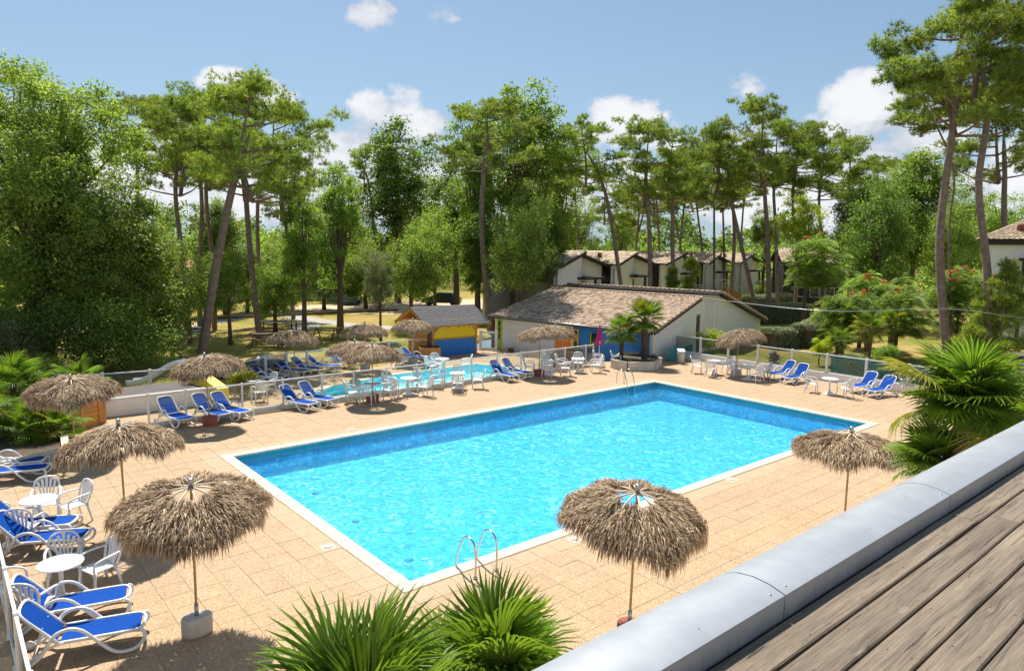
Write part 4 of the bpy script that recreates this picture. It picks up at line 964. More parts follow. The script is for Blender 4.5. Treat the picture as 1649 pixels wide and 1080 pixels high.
# cars and green slatted screens by the parking
def car(px, py, rz, body, label):
    p = G(px, py); t = thing('parked_car', label, 'car', (p.x, p.y, 0), rz)
    sec = [(-2.1, .35), (-2.1, .75), (-1.95, .9), (-1.5, .98), (-1.1, 1.42), (.45, 1.45), (1.15, .98), (1.95, .82), (2.12, .6), (2.1, .35)]
    m = MB(); V = []; F = []; n = len(sec)
    for (y, sx) in ((-.82, .97), (-.86, 1.0), (.86, 1.0), (.82, .97)):
        for (x, z) in sec:
            yy = y*(1-.16*max(0, z-.95)/.5); V.append((x*sx, yy, z))
    for r in range(3):
        for i in range(n): F.append((r*n+i, (r+1)*n+i, (r+1)*n+(i+1) % n, r*n+(i+1) % n))
    F += [tuple(range(n)), tuple(reversed(range(3*n, 4*n)))]; m.add(V, F); m.build('body', body, t)
    for s in (-1, 1):
        g = MB(); g.add([(-1.25, s*.845, 1.0), (-.98, s*.772, 1.36), (.38, s*.772, 1.38), (.95, s*.845, 1.02)], [(0, 1, 2, 3) if s < 0 else (3, 2, 1, 0)])
        V = [(v[0], v[1]+s*.02, v[2]) for v in g.v]; g = MB(); g.add(V+[(v[0], v[1]-s*.03, v[2]) for v in V], [(0, 1, 2, 3), (7, 6, 5, 4), (0, 4, 5, 1), (1, 5, 6, 2), (2, 6, 7, 3), (3, 7, 4, 0)]); g.build('side_window', 'dark_glass', t)
        for x in (-1.3, 1.35):
            w = MB(); w.lathe([(0, 0), (.2, 0), (.3, .02), (.32, .08), (.3, .2), (0, .2)], 18); o = w.build('wheel', 'rubber', t, (x, s*.9, .32), (s*PI/2, 0, 0))
    for s in (-1, 1): g = MB(); g.box((2.0, s*.6-.15, .62), (2.12, s*.6+.15, .74)); g.build('headlight', 'print_white', t)
car(566, 489, 1.0, 'car_blue', 'blue car parked behind the lawn trees left of centre')
car(712, 492, 2.4, 'car_dark', 'dark car parked on the sandy ground behind the drinks hut')
car(1478, 490, .6, 'car_silver', 'silver car parked beyond the red flowered trees')
car(1608, 498, .5, 'car_silver', 'silver car half hidden by the young pine at the right edge')
gA = G(-40, 520)
t = thing('slatted_fence', 'green slatted fence at the far left behind the sandy court', 'fence', (gA.x, gA.y, 0), math.atan2((G(75, 517)-gA).y, (G(75, 517)-gA).x)); L = (G(75, 517)-gA).length
for k in range(5): m = MB(); m.box((k*L/4-.05, -.05, 0), (k*L/4+.05, .05, 2.0)); m.build('post', 'teal_sheet', t)
for k in range(8): m = MB(); m.box((-.05, -.075, .15+k*.24), (L+.05, -.052, .27+k*.24)); m.build('slat', 'galvanised', t)
for (a, bq, nm) in (((-60, 546), (330, 531), 'near edge'), ((-60, 533), (640, 500), 'far edge')):
    pa, pb = G(*a), G(*bq); t = thing('timber_edging', 'dark timber edging along the %s of the sandy court' % nm, 'edging'); m = MB(); bar_between(m, (pa.x, pa.y, .16), (pb.x, pb.y, .16), .12, .2); m.build('timber', 'brown_paint', t)
# turquoise windbreak sheet behind the right hand fence
t = thing('windbreak', 'turquoise sheet windbreak stretched low behind the right-hand fence', 'windbreak'); m = MB()
pa, pb = atx(1338, 580, 36.2), atx(1520, 600, 36.2); pa.z = pb.z = 0; n = 20; V = []; F = []
off = Vector((0, 0, 0))
for k in range(n+1):
    q = pa.lerp(pb, k/n)+off; w_ = .05*math.sin(k*1.7)
    V += [(q.x+w_, q.y, .1), (q.x-w_, q.y, .95+.03*math.sin(k)), (q.x+w_+.02, q.y, .1), (q.x-w_+.02, q.y, .95+.03*math.sin(k))]
for k in range(n): F += [(4*k, 4*k+4, 4*k+5, 4*k+1), (4*k+2, 4*k+3, 4*k+7, 4*k+6), (4*k+1, 4*k+5, 4*k+7, 4*k+3)]
m.add(V, F); m.build('sheet', 'teal_sheet', t)
for k in range(0, n+1, 4): q = pa.lerp(pb, k/n)+off; m = MB(); m.tube([(q.x+.08, q.y, 0), (q.x+.08, q.y, 1.05)], .025, 6); m.build('stake', 'galvanised', t)
t = thing('windbreak', 'turquoise sheet low against the grey gable of the pool house', 'windbreak', (31.0, 24.5, -.2), R_(8)); m = MB(); m.box((FX+.6, YE-.6, 0.05), (FX+3.4, YE-.55, .95)); m.build('sheet', 'teal_sheet', t)
for k in range(3): m = MB(); m.tube([(FX+.6+1.4*k, YE-.52, 0), (FX+.6+1.4*k, YE-.52, 1.05)], .025, 6); m.build('stake', 'galvanised', t)
# navy pool cover heap beyond the outer fence
for (px, py, s, lb) in ((392, 612, 1.0, 'dark navy cover heaped behind the leftmost lounger of the children\'s terrace'), (438, 600, 1.15, 'dark navy cover heaped behind the second lounger of the children\'s terrace')):
    p = G(px, py); V = []; F = []; n_, m_ = 14, 8
    for i in range(m_+1):
        for k in range(n_):
            th = 2*PI*k/n_; ph_ = PI/2*i/m_; r = 1.15*s*math.cos(ph_)*(1+.12*math.sin(3*th+i)); V.append((r*math.cos(th), r*math.sin(th)*.6, .62*s*math.sin(ph_)*(1+.1*math.sin(2*th))))
    for i in range(m_):
        for k in range(n_): F.append((i*n_+k, i*n_+(k+1) % n_, (i+1)*n_+(k+1) % n_, (i+1)*n_+k))
    prop(link('folded_cover', np_mesh('folded_cover', V, F, 'navy_cover', smooth=True), None, (p.x, p.y+1.1, 0)), lb, 'cover')
# overhead cable from the pool house to the right
t = thing('overhead_cable', 'thin pale cable strung from the pool house gable to the right', 'cable')
P = [atd(1122, 478, 43), atd(1320, 500, 32), atd(1520, 497, 34), atd(1660, 513, 33), atd(1800, 520, 33)]
m = MB(); m.tube(catmull(P, 6), .018, 5); m.build('wire', 'galvanised', t)

# ------------------------------------------------------------ straw parasols
def thatch_mesh(seed, R=1.06, n=17000, droop=.36, open_r=.27):
    r = np.random.default_rng(seed)
    V = []; T = []
    rad = open_r+(R-open_r)*np.power(r.random(n), .72); th = r.random(n)*2*np.pi
    # eight thatch bundles between ribs
    ph = (th*8/(2*np.pi)) % 1.0; crease = np.abs(ph-.5)*2          # 1 at rib
    edge = 1+.05*np.sin(3*th+seed)+.04*np.sin(7*th+seed*2)
    rad = rad*edge
    def zz(q): return -.10-droop*np.power(np.clip(q/R, 0, 1.4), 1.7)
    L = r.uniform(.12, .25, n)*(1+.35*(rad > R*.8)); w = r.uniform(.004, .011, n)
    yaw = th+r.normal(0, .30, n)
    d = np.stack([np.cos(yaw), np.sin(yaw)], 1)
    slope0 = r.normal(.12, .26, n)-np.clip((rad/R-.75), 0, 1)*1.8
    slope1 = slope0-.5-r.random(n)*.6-np.clip((rad/R-.7), 0, 1)*9.0
    z0 = zz(rad)+r.uniform(-.035, .045, n)+.045*(1-crease)*1.0-.02+.025*np.sin(9*th+5*rad)
    p0 = np.stack([rad*np.cos(th), rad*np.sin(th), z0], 1)
    def step(p, sl, l):
        k = 1/np.sqrt(1+sl*sl); return p+np.stack([d[:, 0]*k*l, d[:, 1]*k*l, sl*k*l], 1)
    p1 = step(p0, slope0, L*.5); p2 = step(p1, slope1, L*.5)
    tw = yaw+np.pi/2+r.normal(0, .7, n); s = np.stack([np.cos(tw), np.sin(tw), r.normal(0, .5, n)], 1); s /= np.linalg.norm(s, axis=1)[:, None]
    A = [p0-s*w[:, None]*.6, p0+s*w[:, None]*.6, p1-s*w[:, None], p1+s*w[:, None], p2-s*w[:, None]*.25, p2+s*w[:, None]*.25]
    V = np.stack(A, 1).reshape(-1, 3); i = np.arange(n)[:, None]*6
    F = np.concatenate([i+np.array([[0, 1, 3, 2]]), i+np.array([[2, 3, 5, 4]])])
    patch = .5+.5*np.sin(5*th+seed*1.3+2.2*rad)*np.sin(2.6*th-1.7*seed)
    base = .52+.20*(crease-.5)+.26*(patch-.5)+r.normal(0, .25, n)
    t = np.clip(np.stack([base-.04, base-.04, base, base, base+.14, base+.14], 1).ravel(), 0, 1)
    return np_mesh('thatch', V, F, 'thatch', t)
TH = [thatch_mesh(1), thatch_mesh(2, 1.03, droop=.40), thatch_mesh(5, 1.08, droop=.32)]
def hubmesh():
    m = MB(); m.lathe([(0, .0), (.042, .0), (.045, .11), (.035, .125), (0, .125)], 12); return m.mesh('hub', 'galvanised')
HUB = hubmesh()
def ribmesh(R=1.06, droop=.36):
    m = MB(); pts = [(q, 0, -.12-droop*(q/R)**1.7+(.065 if q < .5 else .0)) for q in (0.03, .2, .4, .6, .85, 1.08)]; m.tube(pts, [.016, .016, .014, .011, .009, .008], 6); return m.mesh('rib', 'rib_wood')
RIB = ribmesh()
HP_ = 2.42
def polemesh():
    m = MB(); pts = []; rr = []
    z = 0
    while z < HP_-.02:
        pts += [(0, 0, z), (0, 0, z+.012), (0, 0, z+.024)]; rr += [.021, .0255, .021]; z += .29
    pts.append((0, 0, HP_)); rr.append(.02); m.tube(pts, rr, 10); return m.mesh('pole', 'bamboo')
POLE = polemesh()
def basemesh(kind):
    m = MB()
    if kind == 'oval': m.lathe([(0, 0), (.19, 0), (.21, .02), (.21, .30), (.195, .325), (0, .325)], 28, sx=1.15, sy=.72); return m.mesh('base', 'concrete')
    if kind == 'pot': m.bbox((-.2, -.2, 0), (.2, .2, .32), .02); return m.mesh('base', 'pot_red')
    if kind == 'round': m.lathe([(0, 0), (.17, 0), (.2, .03), (.2, .3), (0, .3)], 24); return m.mesh('base', 'pot_red')
    m.bbox((-.19, -.19, 0), (.19, .19, .3), .015); return m.mesh('base', 'concrete')
BASES = {k: basemesh(k) for k in ('oval', 'pot', 'round', 'block')}
slv = MB(); slv.tube([(0, 0, .3), (0, 0, .52)], .034, 12); SLEEVE = slv.mesh('sleeve', 'galvanised')
def parasol(x, y, base, var, tilt, label, lean=(0, 0), hgt=1.0):
    t = thing('straw_parasol', label, 'parasol', (x, y, 0), rnd.uniform(0, 6), 'straw parasols round the pools'); t.rotation_euler = (lean[0], lean[1], t.rotation_euler.z*0)
    link('base', BASES[base], t); link('pole', POLE, t, None).scale = (1, 1, hgt); link('sleeve', SLEEVE, t)
    c = link('thatch', TH[var], t, (0, 0, HP_*hgt+.0), (tilt[0], tilt[1], rnd.uniform(0, 6)))
    prop(c, kind='stuff')
    h = link('hub', HUB, t, (0, 0, HP_*hgt-.03), (tilt[0], tilt[1], 0))
    for k in range(10):
        e = Euler((tilt[0], tilt[1], 0)).to_matrix() @ Euler((0, 0, 2*PI*k/10+.2)).to_matrix()
        link('rib', RIB, t, (0, 0, HP_*hgt+.0), e.to_euler())
    return t
def gp(px, py): p = G(px, py); return p.x, p.y
P_ = parasol
x, y = gp(318, 1020); P_(x, y, 'oval', 0, (R_(7), R_(-3)), 'large straw parasol on an oval concrete foot, nearest the two lowest loungers', (0, 0), 1.05)
x, y = gp(1012, 1030); P_(x, y, 'round', 1, (R_(6), R_(-4)), 'straw parasol with open crown at the near edge of the pool, above the grey parapet', (R_(1), R_(.5)), 1.06)
p = atd(1355, 822, 1); q = G(1357, 872); P_(q.x, q.y, 'round', 2, (R_(-1), R_(3)), 'straw parasol on the right of the near edge, in front of the big palm', (0, 0), 1.04)
x, y = gp(205, 868); P_(x, y, 'block', 1, (R_(4), R_(-3)), 'straw parasol with torn side behind the nearest left parasol, above the white garden tables', (0, R_(-1)), 1.06)
x, y = gp(122, 742); P_(x, y, 'block', 2, (R_(0), R_(-7)), 'straw parasol beside the fan palms and wooden planter at the left edge', (0, 0), 1.02)
x, y = gp(338, 684); P_(x, y, 'pot', 0, (R_(3), R_(-4)), 'straw parasol on a red pot between the three loungers on the left', (0, R_(-2)), 1.03)
x, y = gp(600, 647); P_(x, y, 'pot', 1, (R_(0), R_(0)), 'straw parasol on a red pot in front of the glass fence, left of centre', (0, 0), .99)
x, y = gp(868, 605); P_(x, y, 'pot', 2, (R_(-1), R_(6)), 'straw parasol on a red pot beside two loungers, in front of the pool house', (0, 0), 1.02)
x, y = gp(1185, 605); P_(x, y, 'block', 0, (R_(-6), R_(14)), 'tilted straw parasol on a concrete block near the far right corner of the pool', (0, R_(2)), .98)
x, y = gp(475, 612); P_(x, y, 'block', 1, (R_(2), R_(1)), 'straw parasol among the loungers on the children\'s terrace, nearest the brown picnic table', (0, 0), 1.0)
x, y = gp(583, 645); x, y = gp(588, 596); P_(x, y, 'block', 0, (0, 0), 'straw parasol at the outer fence, behind the parasol with the red pot', (0, 0), 1.0)
x, y = gp(572, 622); P_(x, y, 'block', 2, (R_(2), 0), 'lower straw parasol at the children\'s pool, partly covered by the one in front', (0, 0), .86)
x, y = gp(665, 585); P_(x, y, 'block', 1, (0, 0), 'straw parasol in front of the drinks hut beside the wooden planter', (0, 0), 1.0)
x, y = gp(893, 583); P_(x, y, 'block', 0, (R_(3), R_(4)), 'straw parasol in front of the orange door, behind the one on the red pot', (0, 0), .86)
x, y = gp(1668, 720); P_(x, y, 'block', 2, (0, 0), 'straw parasol cut off by the right edge, behind the big fan palm', (0, 0), 1.0)
# red and purple closed parasol
x, y = gp(964, 592); t = thing('closed_parasol', 'closed red and purple cloth parasol beside the middle palms', 'parasol', (x, y, 0))
m = MB(); m.tube([(0, 0, 0), (0, 0, 2.3)], .02, 8); m.build('pole', 'white_paint', t)
m = MB(); m.lathe([(0, 0), (.22, 0), (.2, .05), (.2, .08), (0, .08)], 16); m.build('base', 'concrete', t)
for (k0, k1, mt, zs) in ((0, 6, 'magenta_cloth', 0), (6, 12, 'red_cloth', 0)):
    V = []; prof = [(.17, 1.25), (.20, 1.32), (.15, 1.7), (.08, 2.1), (.015, 2.35)]
    n = k1-k0+1
    for (r, z) in prof:
        for k in range(n):
            a_ = 2*PI*(k0+k)/12+2.45; rr = r*(1.12 if k % 2 else .8); V.append((rr*math.cos(a_), rr*math.sin(a_), z))
    m = MB(); m.add(V, [(i*n+k, i*n+k+1, (i+1)*n+k+1, (i+1)*n+k) for i in range(4) for k in range(n-1)]); o = m.build('cloth', mt, t)
    a_ = 2*PI*(k0+3)/12+2.45
    w = MB(); w.add([(-.05, 0, 0), (.05, 0, 0), (.05, 0, .03), (-.05, 0, .03), (-.05, 0, .05), (-.02, 0, .05), (-.02, 0, .13), (-.05, 0, .13), (.02, 0, .06), (.05, 0, .06), (.05, 0, .12), (.02, 0, .12)], [(0, 1, 2, 3), (4, 5, 6, 7), (8, 9, 10, 11)])
    w.build('printed_mark', 'print_white', o, (.235*math.cos(a_), .235*math.sin(a_), 1.36), (R_(-12), 0, a_+PI/2))

# ------------------------------------------------------------ sun loungers (x = 0 at the head, 1.95 at the foot)
def lounger_proto(bk, seg=8):
    """bk: back angle"""
    t = thing('sun_lounger', 'x', 'sun lounger', (0, 0, -50)); hx, hz, BL = .72, .345, .80; cb, sb = math.cos(bk), math.sin(bk)
    pb = lambda s, y, n=0: (hx-s*cb-n*sb, y, hz+s*sb-n*cb*-1)
    m = MB(); V = []; F = []; n = 8
    for k in range(n+1):
        x = hx+.02+k*(1.93-hx-.06)/n; sag = -.018*math.sin(PI*k/n)
        for y in (-.27, -.1, .1, .27): V.append((x, y, hz+.012+sag*(1 if abs(y) < .2 else .2)))
    for k in range(n):
        for j in range(3): F.append((k*4+j, (k+1)*4+j, (k+1)*4+j+1, k*4+j+1))
    nb = len(V); V += [(v[0], v[1], v[2]-.008) for v in V]; F += [tuple(nb+i for i in reversed(f)) for f in F]; m.add(V, F, sm=True); m.build('seat_sling', 'blue_sling', t)
    m = MB(); V = []; F = []
    for k in range(n+1):
        s = .02+k*(BL-.05)/n
        for y in (-.265, -.1, .1, .265):
            yy = y*(1 if k < n-1 else (.97 if k == n-1 else .85)); V.append(pb(s, yy, .012-.022*math.sin(PI*k/n)*(1 if abs(y) < .2 else .2)))
    for k in range(n):
        for j in range(3): F.append((k*4+j, k*4+j+1, (k+1)*4+j+1, (k+1)*4+j))
    nb = len(V); V += [(v[0]-.008*sb, v[1], v[2]-.008*cb) for v in V]; F += [tuple(nb+i for i in reversed(f)) for f in F]; m.add(V, F, sm=True); m.build('back_sling', 'blue_sling', t)
    # seat frame: U around the foot end
    m = MB(); pts = [(hx-.05, -.30, hz), (1.2, -.305, hz), (1.75, -.30, hz)]+[(1.88, -.26, hz), (1.94, -.15, hz), (1.95, 0, hz), (1.94, .15, hz), (1.88, .26, hz)]+[(1.75, .30, hz), (1.2, .305, hz), (hx-.05, .30, hz)]
    m.tube(catmull(pts, 3), .027, seg, flat=1.15, up=(0, 0, 1)); m.build('seat_frame', 'white_plastic', t)
    m = MB(); pts = [pb(0, -.295), pb(.4, -.30), pb(BL-.14, -.29), pb(BL-.03, -.22), pb(BL, 0), pb(BL-.03, .22), pb(BL-.14, .29), pb(.4, .30), pb(0, .295)]
    m.tube(catmull(pts, 3), .026, seg); m.build('back_frame', 'white_plastic', t)
    for s in (-1, 1):
        y = .355*s
        m = MB(); pts = [(.10, y, .03), (.30, y, .06), (.48, y, .20), (.60, y, .40), (.72, y, .535), (.90, y, .58), (1.06, y, .52), (1.20, y, .38), (1.36, y, .20), (1.52, y, .06), (1.68, y, .03), (1.84, y, .07), (1.95, y*.97, .19), (1.955, y*.93, .30), (1.90, y*.86, .345)]
        m.tube(catmull(pts, 4), .030, seg, flat=1.0); m.build('side_arm_leg', 'white_plastic', t)
        m = MB(); m.tube(catmull([(.12, y*.95, .03), (.35, y*.93, .16), (.60, y*.92, .30), (.80, y*.9, hz)], 3), .02, seg); m.build('rear_leg', 'white_plastic', t)
        q = MB(); a_ = pb(.34, .2*s); q.tube([a_, (.34, .2*s, .12)], .014, 6); q.build('back_prop', 'white_plastic', t)
    m = MB(); m.tube([(.32, -.35, .075), (.32, .35, .075)], .018, seg); m.build('rear_crossbar', 'white_plastic', t)
    q = MB(); q.lathe([(0, 0), (.075, 0), (.08, .01), (.08, .035), (0, .035)], 16)
    for s in (-1, 1): o = link('wheel', q.mesh('wheel', 'white_plastic'), t, (.18, s*.33, .08), (PI/2, 0, 0))
    return t
LP = [lounger_proto(R_(48)), lounger_proto(R_(38), 6)]
used = [False, False]
def lounger(head, foot, label, v=1, group='blue sun loungers'):
    h, f = Vector(head), Vector(foot); d = (f-h).normalized(); c = (h+f)/2; o = c-d*.915; a = math.atan2(d.y, d.x)
    if not used[v]:
        t = LP[v]; used[v] = True; t.scale = (.93,)*3; t.location = (o.x, o.y, 0); t.rotation_euler = (0, 0, a); t['label'] = label; t['group'] = group
    else: dup(LP[v], (o.x, o.y, 0), a, label, group, scale=.93)
gg = lambda px, py, z=0: tuple(G(px, py, z).xy)
# near left (heads to the left)
lounger(gg(42, 1052, .1), gg(215, 1002, .3), 'lowest blue lounger at the lower left, closest to the oval concrete parasol foot', 0)
lounger(gg(26, 1004, .1), gg(194, 956, .3), 'blue lounger second from the bottom on the left, just behind the lowest one', 0)
lounger(gg(-14, 886, .1), gg(142, 860, .3), 'blue lounger behind the front white garden table, partly covered by a chair back', 0)
lounger(gg(-28, 862, .1), gg(122, 838, .3), 'blue lounger between the two left-hand garden tables, farther of its pair', 0)
lounger((gg(0, 765, .1)[0]-.9, gg(0, 765, .1)[1]), gg(93, 750, .3), 'flat looking blue lounger at the left edge beside the stone planter, nearer of its pair', 1)
lounger((gg(0, 750, .1)[0]-.9, gg(0, 750, .1)[1]), gg(88, 738, .3), 'blue lounger against the stone planter at the left edge, farther of its pair', 1)
# facing the camera on the left
def face(px, py, label, yaw=-1.05, v=1):     # px,py = foot end on the ground
    f = Vector(gg(px, py)); d = Vector((math.cos(yaw), math.sin(yaw))); lounger(tuple(f-d*1.9), tuple(f), label, v)
face(304, 689, 'blue lounger standing alone left of the red pot parasol', -1.35, 0)
face(366, 681, 'blue lounger directly right of the red pot under the left straw parasol', -1.25, 0)
face(399, 677, 'blue lounger farthest right of the three facing the pool on the left', -1.2, 0)
face(508, 663, 'blue lounger at the glass fence, left one of the pair left of the centre parasol', -1.2, 0)
face(538, 656, 'blue lounger at the glass fence, right one of the pair left of the centre parasol', -1.2, 0)
lounger(gg(792, 607), gg(826, 615), 'blue lounger at the glass fence, left of the pair by the pool house parasol', 0)
lounger(gg(812, 604), gg(848, 610), 'blue lounger at the glass fence, right of the pair by the pool house parasol', 0)
# children's terrace
lounger(gg(412, 614), gg(449, 616), 'leftmost blue lounger on the children\'s terrace, beside the white table', 1)
lounger(gg(452, 604), gg(488, 607), 'second blue lounger from the left on the children\'s terrace', 1)
lounger(gg(478, 600), gg(512, 603), 'third blue lounger from the left on the children\'s terrace, behind the parasol pole', 1)
lounger(gg(507, 597), gg(534, 598), 'fourth blue lounger from the left on the children\'s terrace', 1)
lounger(gg(540, 590), gg(562, 592), 'fifth blue lounger on the children\'s terrace, half hidden by the thatch', 1)
lounger(gg(655, 582), gg(684, 584), 'blue lounger beside the wooden planter in front of the drinks hut', 1)
# right side
for (hx_, hy_, fx_, fy_, lb) in ((1276, 607, 1240, 611, 'blue lounger by the right-hand fence, left one of the pair nearest the tilted parasol'), (1298, 612, 1264, 619, 'blue lounger by the right-hand fence, right one of the pair nearest the tilted parasol'),
                                 (1408, 627, 1369, 633, 'blue lounger by the right-hand fence, left one of the pair nearest the big palm'), (1437, 634, 1398, 640, 'blue lounger by the right-hand fence, right one of the pair nearest the big palm')):
    lounger(gg(hx_, hy_), gg(fx_, fy_), lb, 0)

# ------------------------------------------------------------ white garden chairs and tables (x forward)
def chair_proto():
    t = thing('garden_chair', 'x', 'chair', (0, 0, -50)); P = 'white_plastic'
    m = MB(); V = []; F = []; nx, ny = 5, 4
    for i in range(nx+1):
        for j in range(ny+1):
            u = -.21+.43*i/nx; v = (-.22+.44*j/ny)*(1-.07*(1-i/nx)); V.append((u, v, .415-.016*math.sin(PI*i/nx)*math.sin(PI*j/ny)-(.02 if i == nx else 0)+.0*u))
    for i in range(nx):
        for j in range(ny): a = i*(ny+1)+j; F.append((a, a+ny+1, a+ny+2, a+1))
    nb = len(V); V += [(x, y, z-.018) for x, y, z in V]; F += [tuple(nb+i for i in reversed(f)) for f in F]
    e = [j for j in range(ny+1)]+[i*(ny+1)+ny for i in range(1, nx+1)]+[nx*(ny+1)+j for j in range(ny-1, -1, -1)]+[i*(ny+1) for i in range(nx-1, 0, -1)]
    F += [(e[k], e[(k+1) % len(e)], nb+e[(k+1) % len(e)], nb+e[k]) for k in range(len(e))]; m.add(V, F, sm=False); m.build('seat', P, t)
    bp = lambda y, z: (-.21-.30*(z-.41)-.02*0, y, z)
    m = MB(); pts = [bp(-.19, .40), bp(-.225, .55), bp(-.245, .70), bp(-.21, .82), bp(-.12, .885), bp(0, .90), bp(.12, .885), bp(.21, .82), bp(.245, .70), bp(.225, .55), bp(.19, .40)]
    m.tube(catmull(pts, 2), .023, 6); m.build('back_frame', P, t)
    sl = MB(); 
    for k in range(5):
        y0 = (-.12+.06*k)*.75; y1 = (-.17+.085*k); zt = .885-.09*abs(k-2)/2*1.0-.0
        q = MB(); a, b_ = Vector(bp(y0, .425)), Vector(bp(y1, zt)); s = Vector((0, .017, 0)); s2 = Vector((0, .029, 0)); w = Vector((.008, 0, .0))
        mid = a.lerp(b_, .5)+Vector((-.012, 0, 0))
        q.add([a-s+w, a+s+w, mid+s*1.1+w, mid-s*1.1+w, b_+s2+w, b_-s2+w, a-s-w, a+s-w, mid+s*1.1-w, mid-s*1.1-w, b_+s2-w, b_-s2-w], [(0, 1, 2, 3), (3, 2, 4, 5), (7, 6, 9, 8), (8, 9, 11, 10), (0, 3, 9, 6), (3, 5, 11, 9), (1, 7, 8, 2), (2, 8, 10, 4)])
        q.build('back_slat', P, t)
    for s in (-1, 1):
        m = MB(); pts = [bp(s*.24, .66), (-.12, s*.275, .655), (.05, s*.285, .64), (.18, s*.275, .60), (.215, s*.255, .53), (.215, s*.245, .42)]
        m.tube(catmull(pts, 2), .027, 6, flat=.8); m.build('armrest', P, t)
        m = MB(); m.tube([(.195, s*.235, .41), (.215, s*.25, .22), (.235, s*.26, 0)], [.031, .026, .021], 6); m.build('leg', P, t)
        m = MB(); m.tube([(-.19, s*.21, .41), (-.23, s*.23, .22), (-.275, s*.245, 0)], [.031, .026, .021], 6); m.build('leg', P, t)
    return t
CH = chair_proto(); CHU = [False]
def chair(x, y, rz, label, z=0.0):
    if not CHU[0]: CHU[0] = True; CH.location = (x, y, z); CH.rotation_euler = (0, 0, rz); CH['label'] = label; CH['group'] = 'white garden chairs'; return CH
    return dup(CH, (x, y, z), rz, label, 'white garden chairs')
def table_proto():
    t = thing('garden_table', 'x', 'table', (0, 0, -50)); P = 'white_plastic'
    m = MB(); m.lathe([(0, .685), (.335, .685), (.36, .695), (.365, .712), (.355, .72), (0, .722)], 28); m.build('table_top', P, t)
    m = MB(); m.lathe([(0, .12), (.05, .12), (.035, .3), (.04, .6), (.1, .684), (0, .684)], 12); m.build('column', P, t)
    m = MB(); m.lathe([(0, 0), (.27, 0), (.28, .015), (.2, .04), (.06, .125), (0, .125)], 20); m.build('foot', P, t)
    return t
TB = table_proto(); TBU = [False]
def table(x, y, label):
    if not TBU[0]: TBU[0] = True; TB.location = (x, y, 0); TB['label'] = label; TB['group'] = 'white garden tables'; return
    dup(TB, (x, y, 0), 0, label, 'white garden tables')
def table_set(px, py, where, angs, r=.62, tz=.72, tb=True):
    """angs: (direction from the table to the chair in degrees relative to the view axis: 0 away, 90 left, 180 toward camera, -90 right), words, optional radius"""
    c = G(px, py, tz)
    if tb: table(c.x, c.y, 'round white garden table '+where)
    for a in angs:
        rr = a[2] if len(a) > 2 else r
        az_ = math.atan2(c.y, c.x); th = az_+R_(a[0]); th_f = th+PI+R_(rnd.uniform(-8, 8)) if len(a) < 4 else az_+R_(a[3])
        chair(c.x+rr*math.cos(th), c.y+rr*math.sin(th), th_f, 'white armchair %s of the table %s' % (a[1].replace('on the ', 'at the ').replace('-hand side', ' side'), where))
table_set(97, 905, 'between the lower left lounger pairs', [(-5, 'on the far side', .68), (-70, 'on the right-hand side', .62), (80, 'on the left-hand side', .78), (150, 'on the camera side', .80)])
table_set(62, 803, 'at the left edge beyond the loungers', [(-12, 'on the far side', .72), (-75, 'on the right-hand side', .66), (75, 'on the left-hand side', .82), (160, 'on the camera side', .72)])
table_set(405, 611, 'by the yellow wall', [(30, 'on the far left', .7), (-60, 'on the far right', .75), (-165, 'on the camera side', 1.1)])
table_set(600, 617, 'behind the centre-left red pot parasol', [(100, 'on the left-hand side', .82), (165, 'on the camera side', .8), (-80, 'on the right-hand side', .6)])
table_set(658, 608, 'directly right of the centre-left parasol', [(80, 'on the left-hand side', .8), (145, 'on the camera left', .75), (-20, 'on the far side', .75), (-120, 'on the right-hand side', .8)])
table_set(737, 600, 'alone at the glass fence\'s middle', [(90, 'on the left-hand side', .9), (0, 'on the far side', .75), (180, 'on the camera side', .72), (-90, 'on the right-hand side', .9)])
table_set(882, 581, 'behind the parasol near the pool house', [(88, 'on the left-hand side', .9), (5, 'on the far side', .75), (178, 'on the camera side', .75), (-95, 'on the right-hand side', .9)])
table_set(931, 577, 'at the glass fence\'s right end', [(80, 'on the left-hand side', .85), (0, 'on the far side', .72), (-85, 'on the right-hand side', .9)])
table_set(1150, 580, 'beside the round yellow bush', [(95, 'on the left-hand side', .85), (170, 'on the camera side', .75), (-60, 'on the right-hand side', .85)])
table_set(1204, 588, 'beside the tilted straw parasol', [(50, 'on the left-hand side', .8), (-140, 'on the camera side', .7), (-70, 'on the right-hand side', .85)])
table_set(1337, 609, 'between the right-hand lounger pairs', [(85, 'on the left-hand side', .75), (-120, 'on the right-hand side', .72)])
table_set(712, 577, 'before the drinks hut\'s blue panel', [(30, 'on the far side', .5), (120, 'on the left-hand side', .6), (-80, 'on the right-hand side', 1.2)])
for (px, py, f, lb) in ((965, 590, -105, 'white armchair standing alone left of the middle planter, with a tall back'), (993, 591, -100, 'white armchair standing alone in front of the middle palm planter'),
                        (647, 589, -150, 'white armchair left of the lounger in front of the drinks hut'), (641, 592, -130, 'white armchair farthest left in front of the drinks hut'),
                        (1196, 588, 180, 'white armchair outside the right-hand fence, seen through the glass'), (1459, 632, 170, 'white armchair half hidden by the big fan palm on the right'), (410, 637, -60, 'white armchair seen through the glass right of the left loungers')):
    p = G(px, py) if 'outside' not in lb else Vector((35.3, 19.4, 0)); chair(p.x, p.y, YAW+R_(f), lb)

